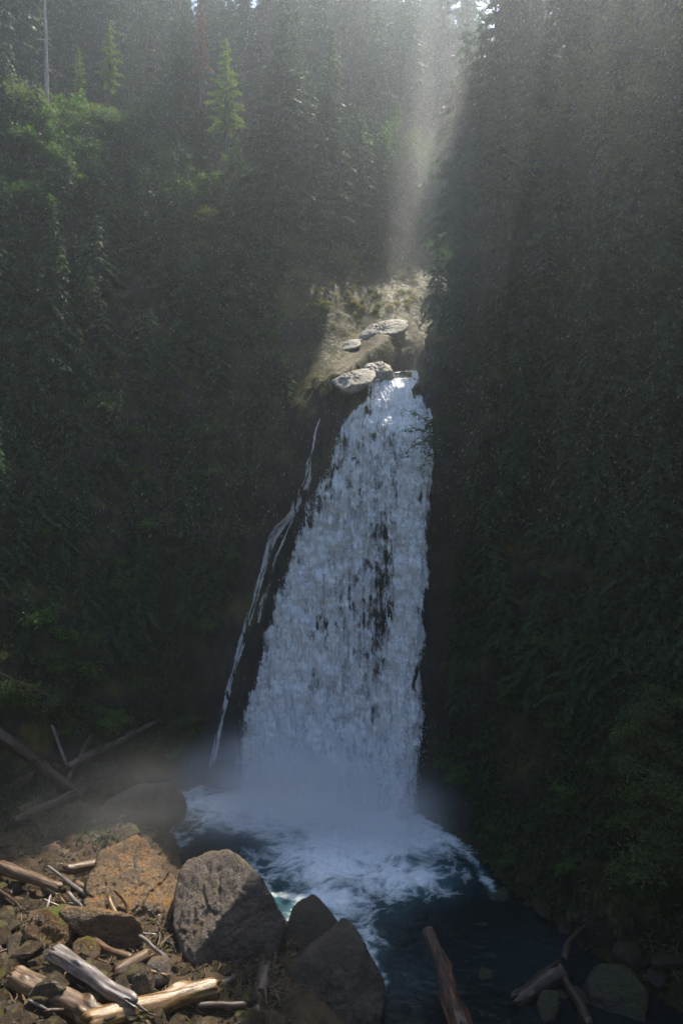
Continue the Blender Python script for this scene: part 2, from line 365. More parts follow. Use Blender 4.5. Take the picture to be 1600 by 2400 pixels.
def conifer(Ht, spread, r, seed, droop=.5, dens=1.0, sparse=0., size=1.0, bare=.06):
    """returns trunk and crown geometry of a hemlock or cedar: whorled boughs with drooping flat sprays"""
    q = np.random.default_rng(seed); n = int(Ht*5.5*dens)
    parts = []; z = np.linspace(0, Ht, 14); lean = np.cumsum(q.normal(0, .012*Ht/14, (14, 2)), 0); lean -= lean[0]
    path = np.column_stack([lean, z]); tr = [tube(path, r*(1-z/Ht)**.8+.012, 7, False)]
    for k in range(n):
        t = bare+(1-bare)*((k+q.random())/n); t = min(t, .995)
        if q.random() < sparse: continue
        base = np.array([np.interp(t*Ht, z, path[:, 0]), np.interp(t*Ht, z, path[:, 1]), t*Ht])
        az = k*2.39996+q.normal(0, .35); out_ = np.array([math.cos(az), math.sin(az), 0]); sd = np.array([-out_[1], out_[0], 0])
        prof = (1-t)**.75*min(1, .55+t*2.2)
        L = spread*prof*q.uniform(.55, 1.15)+.12*size
        m = max(4, int(L/(.16*size))); s = (np.arange(m)+.5)/m
        cz = L*(.22*s-droop*s*s*(.8+.4*q.random()))
        C = base+out_*(L*s)[:, None]+np.array([0, 0, 1])*cz[:, None]
        tr.append(tube(np.vstack([base, C[m//3], C[(2*m)//3], C[-1]]), np.array([.02+L*.011, .015+L*.006, .012, .004]), 3, False))
        tang = unit(out_+np.array([0, 0, 1])*(.22-2*droop*s)[:, None])
        for sg in (-1, 1, -1, 1):
            tw = L*.30*(1-s*.72)*q.uniform(.5, 1.2, m)+.16*size
            d = unit(tang*q.uniform(.45, 1.0, m)[:, None]+sd*sg*q.uniform(.5, 1.1, m)[:, None]+np.array([0, 0, -1])*q.uniform(.1, .75, m)[:, None])
            nn = unit(np.array([0, 0, 1.])+q.normal(0, .45, (m, 3)))
            st = C+q.normal(0, .03, (m, 3))
            parts.append(leaves(st, d, nn, tw, tw*.34+.03*size))
            st2 = st+d*(tw*.4)[:, None]; d2 = unit(d+tang*.7+q.normal(0, .25, (m, 3))-np.array([0, 0, .25]))
            parts.append(leaves(st2, d2, nn, tw*.6, tw*.22+.02*size))
    V, F = join(parts); T = join(tr)
    return T, (V, F)
TREES = {}
def tree_proto(key, *a, m='needle', bark='bark', **k):
    T, C = conifer(*a, **k)
    TREES[key] = (mesh('trunk', T[0], T[1], M[bark]), mesh('crown', C[0], C[1], M[m], False), a[0])
for i in range(3): tree_proto('tall%d' % i, 30, 5.4, .38, 10+i, droop=.55, dens=.8, sparse=.12, size=1.5, bare=.10)
for i in range(2): tree_proto('thin%d' % i, 26, 2.6, .26, 20+i, droop=.6, dens=.7, sparse=.3, size=1.4, bare=.25)
for i in range(3): tree_proto('wall%d' % i, 9, 2.6, .14, 30+i, droop=.75, dens=1.1, size=.9, m='cedar')
for i in range(2): tree_proto('young%d' % i, 8, 1.9, .10, 40+i, droop=.3, dens=1.3, size=.75, m='needle_young')
tree_proto('red0', 12, 1.6, .16, 50, droop=.6, dens=1.0, size=.9, m='red_needle', bare=.3)
def copy_tree(key, loc, scale, rz, label, group, name='conifer_tree', tilt=(0, 0), category='tree'):
    tm, cm, _ = TREES[key]
    t = thing(name, label, category, loc, group); t.rotation_euler = (tilt[0], tilt[1], rz); t.scale = (scale,)*3
    obj('trunk', tm, t); obj('crown', cm, t); return t
def shrub(seed, Rr, Hh, nl, ll, lw, stems=7, droop=.3):
    q = np.random.default_rng(seed); tr = []; P = []; D = []
    for k in range(stems):
        az = q.uniform(0, 6.28); l = Rr*q.uniform(.6, 1.1); s = np.linspace(0, 1, 7)
        pth = np.column_stack([np.cos(az)*l*s**1.2, np.sin(az)*l*s**1.2, Hh*q.uniform(.6, 1.1)*(s*1.4-.4*s*s-droop*s**3)])
        pth[1:] += q.normal(0, .04*Rr, (6, 3)); tr.append(tube(pth, .022*(1-s*.8)+.004, 4, False))
        kk = nl//stems; tt = q.uniform(.25, 1, kk)**.7
        c = np.stack([np.interp(tt, s, pth[:, j]) for j in range(3)], 1)+q.normal(0, .17*Rr, (kk, 3))*np.array([1, 1, .55])
        P.append(c); D.append(q.normal(0, 1, (kk, 3))+np.array([math.cos(az), math.sin(az), -.5])*.8)
    P = np.vstack(P); D = np.vstack(D); n = len(P)
    nn = unit(np.array([0, 0, 1.])+q.normal(0, .5, (n, 3)))
    return join(tr), leaves(P, D, nn, ll*q.uniform(.6, 1.2, n), lw*q.uniform(.6, 1.2, n))
def fern(seed, Rr=.9, fronds=11):
    q = np.random.default_rng(seed); parts = []
    for k in range(fronds):
        az = k*6.28/fronds+q.normal(0, .2); l = Rr*q.uniform(.75, 1.1); o = np.array([math.cos(az), math.sin(az), 0]); sd = np.array([-o[1], o[0], 0])
        m = 12; s = (np.arange(m)+.5)/m; C = o*(l*s)[:, None]+np.array([0, 0, 1])*(l*(.9*s-1.1*s*s))[:, None]
        for sg in (-1, 1):
            wl = l*.24*np.sin(np.pi*(s*.85+.12))
            parts.append(leaves(C, sd*sg+o*.35-np.array([0, 0, .25]), np.tile(np.array([0, 0, 1.])-o*.2, (m, 1)), wl, np.full(m, l*.055)))
    return join(parts)
SHR = {}
for i in range(3):
    a, b = shrub(60+i, 1.3, 1.7, 900, .20, .13); SHR['leafy%d' % i] = (mesh('stems', *a, M['bark']), mesh('foliage', *b, M['leaf'], False))
for i in range(2):
    a, b = shrub(70+i, 1.6, 1.5, 1100, .17, .10, 9, .5); SHR['bright%d' % i] = (mesh('stems', *a, M['bark']), mesh('foliage', *b, M['leaf_bright'], False))
a, b = shrub(80, 1.1, 1.2, 700, .16, .10); SHR['yellow0'] = (mesh('stems', *a, M['bark']), mesh('foliage', *b, M['leaf_yellow'], False))
for i in range(2):
    V_, F_ = fern(90+i); SHR['fern%d' % i] = (None, mesh('fronds', V_, F_, M['leaf'], False))
def zone(p, side):
    z_ = p[2]; h_ = 'high under the rim' if z_ > 38 else 'halfway up the wall' if z_ > 22 else 'low on the wall above the bank'
    return h_+' '+side
def put_shrub(key, loc, scale, label, group, name='shrub', category='shrub', tilt=(0, 0)):
    t = thing(name, label, category, loc, group); t.scale = (scale,)*3; t.rotation_euler = (tilt[0], tilt[1], random.uniform(0, 6.28))
    st, fo = SHR[key]
    if st: obj('stems', st, t); obj('foliage', fo, t)
    else: obj('fronds', fo, t)
    return t

# lit places: no crown may stand in the way of the sun reaching these (the gap the stream keeps open)
sd_ = np.array(SD)
lp = raycast(np.array([790., 850, 900, 940, 820, 880, 925]), np.array([815., 795, 780, 770, 715, 705, 700])); print(lp.round(1))
LIT = [(p_, 1.2) for p_ in lp]+[(np.array([-12.2, 26., 2.]), 4.6), (np.array([-8.6, 27.5, 2.5]), 2.3), (np.array([1.4, 46.5, 26.3]), 1.5), (np.array([1, 46.5, 28.]), 1.3),
       (np.array([-25, 55, 52.5]), 3.4), (np.array([-20, 56, 52.5]), 2.0), (np.array([-28, 62.5, 57.]), 3.0), (np.array([-22.5, 61.5, 58.]), 3.4), (np.array([-10, 60.5, 55.]), 2.6), (np.array([16.6, 38, 42.]), 5), (np.array([14, 42, 43.]), 4), (np.array([13, 70, 47.]), 4), (np.array([17, 73, 50.]), 4)]
def blocks(p, h, rad):
    for c, r in LIT:
        for s in np.linspace(.1, 1, 6):
            d = np.array([p[0], p[1], p[2]+h*s])-c; tt = d@sd_
            if tt > 0 and np.linalg.norm(d-sd_*tt) < r+rad*(1.05-s): return True
    return False
def in_frame(x, y, zlo, zhi, pad=200):
    u = 800+1600*x/y; return -pad < u < 1600+pad

# big forest behind both rims
q = np.random.default_rng(11); cand = []
for y in np.arange(53, 150, 4.2):
    for x in np.arange(-62, 75, 4.4):
        cand.append((x+q.uniform(-1.9, 1.9), y+q.uniform(-1.9, 1.9)))
cand = np.array(cand); hz_ = H(cand[:, 0], cand[:, 1]); e = .6
sl = np.hypot(H(cand[:, 0]+e, cand[:, 1])-hz_, H(cand[:, 0], cand[:, 1]+e)-hz_)/e
cD, cS, cSide = poly_dist(CHAN, cand[:, 0], cand[:, 1]); bD, bS, bSide = poly_dist(BASE, cand[:, 0], cand[:, 1])
forest = []
def fl_lab(kind, x, y, h):
    size = 'short' if h < 16 else 'mid-sized' if h < 24 else 'towering'
    place = 'above the left wall' if x < -14 else 'on the hillside left of the stream gap' if x < 4 else 'beyond the sunlit stream gap' if x < .24*y else 'behind the crest of the right wall'
    look = 'full dark hemlock with drooping boughs' if kind == 'tall' else 'slender sparse hemlock with bare trunk'
    return f'{size} {look} {place}', f'{size} {kind} hemlocks {place}'
nfor = 0
for (x, y), z, s_, c1, b1 in zip(cand, hz_, sl, cD, bD):
    if not in_frame(x, y, 0, 0, 130) or s_ > 2.2 or c1 < 4.0: continue
    if z < 34 and y < 62: continue
    gap_ = -.02*y < x < .22*y
    if (y > 85 and q.random() < .45 and not gap_) or y > (150 if gap_ else 120): continue
    if y > 95 and abs(x-.06*y) < 14: z += 0; far = 1.45
    else: far = 1.0
    kind = 'thin' if q.random() < .3 else 'tall'; key = kind+str(q.integers(0, 3 if kind == 'tall' else 2)); sc_ = q.uniform(.65, 1.15)
    sc_ *= far
    if y < 66: sc_ *= .85
    for _ in range(4):
        if not blocks((x, y, z), TREES[key][2]*sc_, 3.0*sc_): break
        sc_ *= .72
    else: continue
    copy_tree(key, (x, y, z-.4), sc_, q.uniform(0, 6.28), *fl_lab(kind, x, y, TREES[key][2]*sc_), name='hemlock_tree', tilt=(q.normal(0, .025), q.normal(0, .025))); nfor += 1
print('forest', nfor)

# conifers and shrubs clinging to the walls
def scatter(n, u0, u1, v0, v1, seed, keep=None):
    q = np.random.default_rng(seed); u = q.uniform(u0, u1, n); v = q.uniform(v0, v1, n); P = raycast(u, v)
    ok = ~np.isnan(P[:, 1]) & (P[:, 2] > .6)
    if keep is not None: ok &= keep(u, v, P)
    return P[ok], u[ok], v[ok]
def fall_left(v): return np.interp(v, [600, 700, 960, 1190, 1300, 1500, 1640, 1850], [700, 640, 690, 600, 560, 500, 470, 440])
def fall_right(v): return np.interp(v, [300, 560, 860, 960, 1100, 1900], [1060, 990, 1010, 1060, 1060, 1040])
clear = lambda u, v, P: (u < fall_left(v)) | (u > fall_right(v))
P, U, Vv = scatter(230, -60, 760, 240, 1560, 101, clear)
for p, u_, v_ in zip(P, U, Vv):
    if p[0] > -3.5 and v_ > 600: continue
    s_ = q.uniform(.45, 1.0)*(1.0 if v_ < 900 else .75)
    if blocks(p, 9*s_, 2*s_): continue
    copy_tree('wall%d' % q.integers(0, 3), p+np.array([0, .35, -.3]), s_, q.uniform(0, 6.28), ('large' if s_ > .62 else 'small')+' drooping cedar '+zone(p, 'left of the falls'), ('large' if s_ > .62 else 'small')+' cedars '+zone(p, 'left of the falls'), 'cedar_tree', (q.normal(.12, .08), q.normal(0, .08)))
P, U, Vv = scatter(190, 1010, 1660, 60, 1750, 102, clear)
for p, u_, v_ in zip(P, U, Vv):
    s_ = q.uniform(.35, .8)*(1. if u_ > 1150 else .6)
    if blocks(p, 9*s_, 2*s_): continue
    copy_tree('wall%d' % q.integers(0, 3), p+np.array([.2, .2, -.3]), s_, q.uniform(0, 6.28), ('large' if s_ > .5 else 'small')+' drooping cedar '+zone(p, 'right of the falls'), ('large' if s_ > .5 else 'small')+' cedars '+zone(p, 'right of the falls'), 'cedar_tree', (q.normal(.1, .08), q.normal(-.08, .08)))
P, U, Vv = scatter(150, -40, 640, 500, 1780, 103, clear)
for p, u_, v_ in zip(P, U, Vv):
    if u_ < 95 and 950 < v_ < 1650: continue
    k = q.choice(['leafy0', 'leafy1', 'leafy2', 'bright0', 'fern0', 'fern1'], p=[.25, .2, .2, .13, .12, .1]); s_ = q.uniform(.5, 1.1)*(1.2 if u_ < 300 and v_ > 1150 else .9)
    if k[:4] == 'fern': put_shrub(k, p, s_*.9, 'green sword fern '+zone(p, 'left of the falls'), 'green sword ferns '+zone(p, 'left of the falls'), 'fern', 'fern', (R(40), 0))
    elif k[:5] == 'brigh': put_shrub(k, p, s_, 'fresh green leafy shrub '+zone(p, 'left of the falls'), 'fresh green shrubs '+zone(p, 'left of the falls'), tilt=(R(25), 0))
    else: put_shrub(k, p, s_, 'dark green leafy shrub '+zone(p, 'left of the falls'), 'dark green leafy shrubs '+zone(p, 'left of the falls'), tilt=(R(25), 0))
P, U, Vv = scatter(130, 1030, 1640, 300, 2150, 104, clear)
for p, u_, v_ in zip(P, U, Vv):
    k = q.choice(['leafy0', 'leafy1', 'leafy2', 'fern0', 'fern1', 'yellow0'], p=[.24, .22, .22, .12, .12, .08]); s_ = q.uniform(.4, .85)
    if k[:4] == 'fern': put_shrub(k, p, s_, 'green sword fern '+zone(p, 'right of the falls'), 'green sword ferns '+zone(p, 'right of the falls'), 'fern', 'fern', (R(30), R(-25)))
    elif k[0] == 'y': put_shrub(k, p, s_, 'yellowing leafy shrub '+zone(p, 'right of the falls'), 'yellowing shrubs '+zone(p, 'right of the falls'), tilt=(R(20), R(-20)))
    else: put_shrub(k, p, s_, 'dark green leafy shrub '+zone(p, 'right of the falls'), 'dark green leafy shrubs '+zone(p, 'right of the falls'), tilt=(R(20), R(-20)))
# brighter maple thicket low on the right
P, U, Vv = scatter(34, 1470, 1640, 1680, 2120, 105)
for p, u_, v_ in zip(P, U, Vv):
    put_shrub('bright%d' % q.integers(0, 2), p+np.array([-.4, -.5, .3]), q.uniform(.55, .95), 'bright green maple shrub leaning over the right bank of the pool', 'maple shrubs on the right bank', 'maple_shrub', tilt=(R(20), R(-25)))
# sunlit bushes along the left rim
P, U, Vv = scatter(46, -40, 330, 205, 300, 106)
for p, u_, v_ in zip(P, U, Vv):
    put_shrub(q.choice(['bright0', 'bright1', 'yellow0'], p=[.45, .4, .15]), p+np.array([0, 0, .1]), q.uniform(.6, 1.05), 'sunlit pale green bush on the left rim by the bare snag', 'sunlit bushes on the left rim')
P, U, Vv = scatter(16, 500, 640, 270, 350, 107)
for p, u_, v_ in zip(P, U, Vv):
    put_shrub('yellow0', p, q.uniform(.5, .95), 'sunlit yellow bush on the rim below the pointed young fir', 'sunlit yellow bushes on the rim')
P, U, Vv = scatter(110, 660, 970, 620, 760, 140)
for p, u_, v_ in zip(P, U, Vv):
    if poly_dist(CHAN, p[:1], p[1:2])[0][0] < 5.6: continue
    put_shrub(q.choice(['yellow0', 'fern0', 'bright0'], p=[.7, .2, .1]), p, q.uniform(.22, .42), 'low yellow green plant on the sunlit bank upstream of the lip', 'low plants on the far stream bank', 'bank_plant', 'plant')
P, U, Vv = scatter(80, 330, 900, 300, 660, 141)
for p, u_, v_ in zip(P, U, Vv):
    if poly_dist(CHAN, p[:1], p[1:2])[0][0] < 5: continue
    put_shrub(q.choice(['leafy0', 'leafy1', 'bright0', 'bright1']), p, q.uniform(.6, 1.2), 'leafy bush under the hemlocks on the hillside left of the gap', 'bushes on the hillside left of the gap', 'bush', 'bush')
P, U, Vv = scatter(90, 0, 420, 300, 520, 142)
for p, u_, v_ in zip(P, U, Vv):
    put_shrub(q.choice(['leafy0', 'leafy1', 'leafy2']), p, q.uniform(.8, 1.5), 'dark leafy bush on the slope just under the left rim', 'dark bushes under the left rim', 'bush', 'bush', tilt=(R(25), 0))
# mossy ground cover on walls and banks
u = q.uniform(-60, 1660, 60000); v = q.uniform(120, 2150, 60000); P = raycast(u, v, step=.25)
ok = ~np.isnan(P[:, 1]) & (P[:, 2] > .4) & clear(u, v, P) & ~((P[:, 1] < 34) & (P[:, 0] < 3))
cD2, cS2, cs2 = poly_dist(CHAN, P[:, 0], P[:, 1]); ok &= ~((cD2 < 3.5) & (P[:, 1] > 44))
P = P[ok]; n = len(P); print('moss', n)
gz = noise(P*.35)+.4*noise(P*1.1+5); P = P[gz > -.22]; n = len(P)
pp = np.repeat(P, 5, 0)+q.normal(0, .28, (n*5, 3)); d = q.normal(0, .8, (n*5, 3))+np.array([0, -.6, -.9])
Vm, Fm = leaves(pp, d, unit(q.normal(0, .6, (n*5, 3))+np.array([0, -.5, .8])), q.uniform(.15, .55, n*5), q.uniform(.05, .16, n*5))
obj('moss_cover', mesh('moss_cover', Vm, Fm, M['moss'], False), None, None, kind='stuff', label='moss and small leafy ground cover on the gorge walls', category='moss')

# single trees that stand out
def on_ground(u, v):
    return raycast(np.array([u]), np.array([v]))[0]
def tree_at(key, ub, vb, vtop, label, name, Y=None, **k):
    p = on_ground(ub, vb) if Y is None else at(ub, vb, Y)
    hgt = (vb-vtop)/1600*p[1]; return copy_tree(key, p-np.array([0, 0, .2]), hgt/TREES[key][2], random.uniform(0, 6.28), label, None, name, **k)
tree_at('young0', 185, 215, 105, 'young sunlit fir with bright yellow-green tips on the left rim', 'fir_tree', Y=61)
tree_at('young1', 258, 205, 45, 'taller sunlit yellow-green fir beside the small bright fir on the left rim', 'fir_tree', Y=63)
tree_at('young1', 528, 320, 85, 'pointed sunlit young fir above the yellow bushes on the rim', 'fir_tree', Y=60)
tree_at('red0', 470, 250, -30, 'dying conifer with reddish brown boughs behind the pointed fir', 'dead_conifer', Y=63)

# broad-leaved trees on the right rim and in the gap behind the falls, and conifers on the crest of the right wall
for i in range(2):
    a, b = shrub(300+i, 2.6, 8.5, 2800, .38, .27, 13, .12)
    tk = tube(np.array([(0, 0, -.5), (.1, 0, 2), (0, .15, 4), (.1, .1, 6.5)]), np.array([.2, .17, .12, .05]), 8, False)
    SHR['alder%d' % i] = (mesh('trunk', *join([a, tk]), M['bark']), mesh('crown', *b, M['leaf_bright'], False))
a, b = shrub(310, 2.6, 8.5, 5200, .22, .15, 15, .15)
SHR['alder2'] = (mesh('trunk', *join([a, tk]), M['bark']), mesh('crown', *b, M['leaf'], False))
def put_alder(p, s_, label, group, small=False):
    t = thing('alder_tree', label, 'tree', p, group); t.scale = (s_,)*3; t.rotation_euler = (q.normal(0, .08), q.normal(0, .08), q.uniform(0, 6.28)); k = 'alder2' if small else 'alder%d' % q.integers(0, 2)
    obj('trunk', SHR[k][0], t); obj('crown', SHR[k][1], t)
P, U, Vv = scatter(24, 1290, 1660, 60, 480, 130, clear)
for p in P:
    put_alder(p-np.array([0, 0, .5]), q.uniform(.55, .95), 'leafy alder with sunlit leaves on the rim above the right wall', 'alders on the right rim')
for x_, y_ in [(12, 66), (15, 68), (10, 71), (17, 72), (13, 76), (20, 74), (22, 80), (8, 76), (5, 72), (2, 70), (8, 68), (6, 80), (12, 84), (16, 80), (3, 78), (20, 66), (10, 62), (14, 61)]:
    z_ = H(np.array([float(x_)]), np.array([float(y_)]))[0]
    if not blocks((x_, y_, z_), 14, 3.2): put_alder((x_, y_, z_), q.uniform(.9, 1.5), 'leafy alder in the sunlit gap upstream of the falls', 'alders in the gap upstream', True)
for x_, y_, h_ in [(8.0, 47.6, 12), (9.0, 49.4, 14), (9.8, 47.6, 11), (11.2, 50, 14), (12.8, 48, 10), (10.2, 45.4, 8), (13.5, 51, 15), (7.3, 51.6, 8)]:  # spots set to shade the grey boulder; last cedar added to shade the foam
    z_ = H(np.array([float(x_)]), np.array([float(y_)]))[0]
    copy_tree('wall%d' % q.integers(0, 3), (x_, y_, z_-.3), h_/9*1.0, q.uniform(0, 6.28), 'bushy cedar on the crest of the right wall beside the gap', 'cedars on the right crest', 'cedar_tree')
P, U, Vv = scatter(26, 1180, 1680, 40, 420, 131, clear)
for p in P:
    h_ = q.uniform(9, 16)
    copy_tree('tall%d' % q.integers(0, 3), p-np.array([0, 0, .4]), h_/30, q.uniform(0, 6.28), 'dark hemlock standing on the rim above the right wall', 'hemlocks on the right rim', 'hemlock_tree')
for x_, y_ in [(18, 58), (22, 56), (26, 60), (30, 55), (21, 63), (27, 66), (33, 62), (16, 62), (24, 70), (30, 72), (36, 70), (19, 67), (15, 55), (19, 54), (25, 53), (29, 58), (33, 66), (23, 61), (17, 58.5), (34, 57), (28, 50), (38, 62)]:
    z_ = H(np.array([float(x_)]), np.array([float(y_)]))[0]; h_ = q.uniform(20, 32)
    while blocks((x_, y_, z_), h_, 2) and h_ > 9: h_ *= .8
    copy_tree('tall%d' % q.integers(0, 3), (x_, y_, z_-.3), h_/30, q.uniform(0, 6.28), 'tall hemlock behind the crest of the right wall', 'tall hemlocks behind the right crest', 'hemlock_tree')
for x_, y_, h_ in [(18, 26, 16), (20, 22, 18), (22, 29, 17), (17.5, 20, 14), (23, 18, 20), (25, 25, 18), (19, 15, 16), (26, 32, 18)]:  # out-of-view trees added to keep sky light off the right bank
    z_ = H(np.array([float(x_)]), np.array([float(y_)]))[0]
    copy_tree('tall%d' % q.integers(0, 3), (x_, y_, z_-.3), h_/30, q.uniform(0, 6.28), 'unseen hemlock added on the right slope to shade the outflow', 'unseen hemlocks shading the outflow', 'hemlock_tree')
# the bare snag on the left rim
def snag():
    p = at(112, 242, 60.5); qq = np.random.default_rng(5); t = thing('dead_snag', 'bare grey dead snag with broken twigs on the left rim', 'tree', p); hh = 11.5
    zz = np.linspace(-.5, hh, 18); pth = np.column_stack([-.25*zz/hh+np.cumsum(qq.normal(0, .02, 18)), np.cumsum(qq.normal(0, .02, 18)), zz])
    obj('trunk', mesh('trunk', *tube(pth, .19*(1-zz/hh*.7)+.01, 9, False), M['deadwood']), t)
    for k in range(22):
        z_ = qq.uniform(3, hh); az = qq.uniform(0, 6.28); l = qq.uniform(.4, 1.6); s = np.linspace(0, 1, 5); b = np.array([np.interp(z_, zz, pth[:, 0]), np.interp(z_, zz, pth[:, 1]), z_])
        pp = b+np.column_stack([np.cos(az)*l*s, np.sin(az)*l*s, -.5*l*s*s-.1*l*s]); pp[1:] += qq.normal(0, .03, (4, 3))
        obj('branch', mesh('branch', *tube(pp, .03*(1-s*.7), 4, False), M['deadwood']), t)
snag()
# maple bough reaching out from the right wall in front of the falls
def bough():
    qq = np.random.default_rng(9); p = at(1030, 1030, 41.0); t = thing('maple_sapling', 'maple sapling reaching leafy boughs out in front of the falls from the right wall', 'tree', p)
    st, P_, D_ = [], [], []
    for (u1, v1, y1) in [(935, 1075, 40.3), (950, 1010, 40.6), (985, 1105, 40.2), (960, 965, 41.0), (1000, 985, 40.6), (985, 1045, 40.4), (1010, 1080, 40.4)]:
        e = at(u1, v1, y1)-p; s = np.linspace(0, 1, 9); pth = e*s[:, None]+np.array([0, 0, 1])*(.35*np.sin(np.pi*s))[:, None]; pth[1:-1] += qq.normal(0, .05, (7, 3))
        st.append(tube(pth, .035*(1-s*.85)+.004, 5, False)); k = 130; tt = qq.uniform(.25, 1, k)
        P_.append(np.stack([np.interp(tt, s, pth[:, j]) for j in range(3)], 1)+qq.normal(0, 1, (k, 3))*np.array([.22, .2, .10])); D_.append(qq.normal(0, 1, (k, 3))*np.array([1, 1, .35])-np.array([.5, 0, .3]))
    P_ = np.vstack(P_); D_ = np.vstack(D_); n = len(P_)
    obj('branches', mesh('branches', *join(st), M['bark']), t)
    obj('foliage', mesh('foliage', *leaves(P_, D_, unit(np.array([0, 0, 1.])+qq.normal(0, .3, (n, 3))), qq.uniform(.1, .22, n), qq.uniform(.08, .17, n)), M['leaf'], False), t)
bough()

# ------------------------------------------------------------------ the waterfall
def water_mat(name='white_water', solid=False):
    m, N, L = mat(name)
    n = tex(N, L, 5, 6, .7, stretch=(1, 1, .5)); c = ramp(N, L, n.outputs[0], [(.3, (.74, .79, .83)), (.6, (.91, .93, .95))]).outputs[0]
    p = node(N, 'BsdfPrincipled', Roughness=.35); L.new(c, p.inputs['Base Color']); p.inputs['Specular IOR Level'].default_value = .5
    L.new(bump(N, L, n.outputs[0], .6, .08), p.inputs['Normal'])
    t = node(N, 'BsdfTranslucent'); L.new(c, t.inputs[0]); ms = N.new('ShaderNodeMixShader'); ms.inputs[0].default_value = .28
    L.new(p.outputs[0], ms.inputs[1]); L.new(t.outputs[0], ms.inputs[2])
    if solid: out(N, L, ms.outputs[0]); return m
    a = N.new('ShaderNodeAttribute'); a.attribute_name = 'cover'; tr = node(N, 'BsdfTransparent'); m2 = N.new('ShaderNodeMixShader')
    L.new(a.outputs['Fac'], m2.inputs[0]); L.new(tr.outputs[0], m2.inputs[1]); L.new(ms.outputs[0], m2.inputs[2]); out(N, L, m2.outputs[0]); return m
M['white'] = water_mat(); M['drop'] = water_mat('water_drops', True)
fall = thing('waterfall', 'white waterfall plunging from the notch between dark walls into the pool', 'waterfall', (0, 44, 0))
FALL_LOC = np.array([0, 44., 0])
EL = np.array([(872, 878), (862, 925), (835, 955), (800, 985), (785, 1030), (772, 1070), (745, 1130), (722, 1180), (700, 1235), (683, 1290), (655, 1370), (632, 1440), (617, 1520), (596, 1600), (574, 1660), (566, 1720), (560, 1800), (548, 1890)], float)
ER = np.array([(972, 868), (978, 900), (1003, 955), (1013, 1000), (1010, 1100), (1003, 1300), (993, 1500), (986, 1700), (972, 1850), (965, 1965)], float)
def sheet(name, EL, ER, nu, nv, lip, basel, baser, dens_fn, off, amp, seed, fine=1.0, cut=True, margin=10, pw=.62, along=False):
    a = np.linspace(0, 1, nu)[:, None]; t = np.linspace(0, 1, nv)[None]
    vL = EL[0, 1]+(EL[-1, 1]-EL[0, 1])*t; vR = ER[0, 1]+(ER[-1, 1]-ER[0, 1])*t
    uL = np.interp(vL, EL[:, 1], EL[:, 0]); uR = np.interp(vR, ER[:, 1], ER[:, 0])
    jit = lambda v, s: (noise(np.stack([v.ravel()*.03, v.ravel()*0+s, v.ravel()*0], 1))*7+noise(np.stack([v.ravel()*.11, v.ravel()*0+s+5, v.ravel()*0], 1))*4).reshape(v.shape)*min(1, margin/10)
    uL = uL+jit(vL, seed); uR = uR+jit(vR, seed+2)
    u = uL+(uR-uL)*a; v = vL+(vR-vL)*a
    Yb = basel+(baser-basel)*a; Y = Yb+(46.2-Yb)*(1-t)**pw+(lip-46.2)*np.exp(-t/.05)
    cu = u[::max(1, nu//24), ::max(1, nv//60)]; cv = v[::max(1, nu//24), ::max(1, nv//60)]
    hit = raycast(cu.ravel(), cv.ravel(), 30, step=.12)[:, 1].reshape(cu.shape); hit = np.where(np.isnan(hit), 60, hit)
    ii = np.clip(np.arange(nu)/max(1, nu//24), 0, cu.shape[0]-1.001); jj = np.clip(np.arange(nv)/max(1, nv//60), 0, cu.shape[1]-1.001)
    i0 = ii.astype(int); j0 = jj.astype(int); fi = (ii-i0)[:, None]; fj = (jj-j0)[None]
    hy = (hit[i0][:, j0]*(1-fi)+hit[i0+1][:, j0]*fi)*(1-fj)+(hit[i0][:, j0+1]*(1-fi)+hit[i0+1][:, j0+1]*fi)*fj
    Y = np.minimum(Y, hy-.35)-off
    uf, vf, Yf = u.ravel(), v.ravel(), Y.ravel()
    P = np.stack([(uf-800)/1600*Yf, Yf, CAMZ-(vf-1200)/1600*Yf], 1)
    fl = np.stack([P[:, 0], P[:, 1]*.3+seed*3.1, P[:, 2]*.42], 1)
    if along: fl = np.stack([((np.broadcast_to(a, u.shape)-.5)*(uR-uL)).ravel()/17, Yf*0+seed*3.1, P[:, 2]*.42], 1)
    big = fbm(fl*.9, 3, billow=True); med = fbm(fl*np.array([2.6, 1, 1.5])+7, 4, g=.6, billow=True); fn = fbm(fl*np.array([8, 1, 4.5])+3, 3, g=.6)
    disp = amp*(big*.9+med*.55)*(.3+.7*sstep(.02, .2, np.broadcast_to(t, u.shape).ravel()))+fn*.10*fine
    P[:, 1] -= disp; P[:, 2] += disp*.25; P[:, 0] += fn*.05
    F = grid_faces(nu, nv)
    if cut:
        st = fbm(fl*np.array([4.2, 1, .75])+21, 4, g=.62); cl = fbm(fl*np.array([1.5, 1, 1.9])+41, 5, g=.64); ls = fbm(fl*np.array([5.5, 1, .22])+91, 3, g=.6)
        fi_ = fbm(fl*np.array([13, 1, 5.5])+61, 3, g=.7)
        aa = np.broadcast_to(a, u.shape).ravel(); wpx = np.broadcast_to(uR-uL, u.shape).ravel()
        edge = np.minimum(aa, 1-aa)*wpx
        d = dens_fn(uf, vf)-.95*sstep(margin*1.6, 0, edge)**1.4+(1.3*st+.5*cl+.4*fi_ if along else 1.15*(st*.5+cl*1.0)+.42*fi_+.25*ls)
        cover = sstep(.22, .82, d)*(.72 if along else 1); keepv = cover > .03; keep = keepv[F].any(1); F = F[keep]
    P, F, A = used_only(P-FALL_LOC, F, {'cover': cover})
    o = obj(name, mesh(name, P, F, M['white'], True, A), fall)
    if name == 'side_trickle': o['kind'] = 'stuff'
    return o
def gs(u, v, cu, cv, ru, rv): return np.exp(-((u-cu)/ru)**2-((v-cv)/rv)**2)
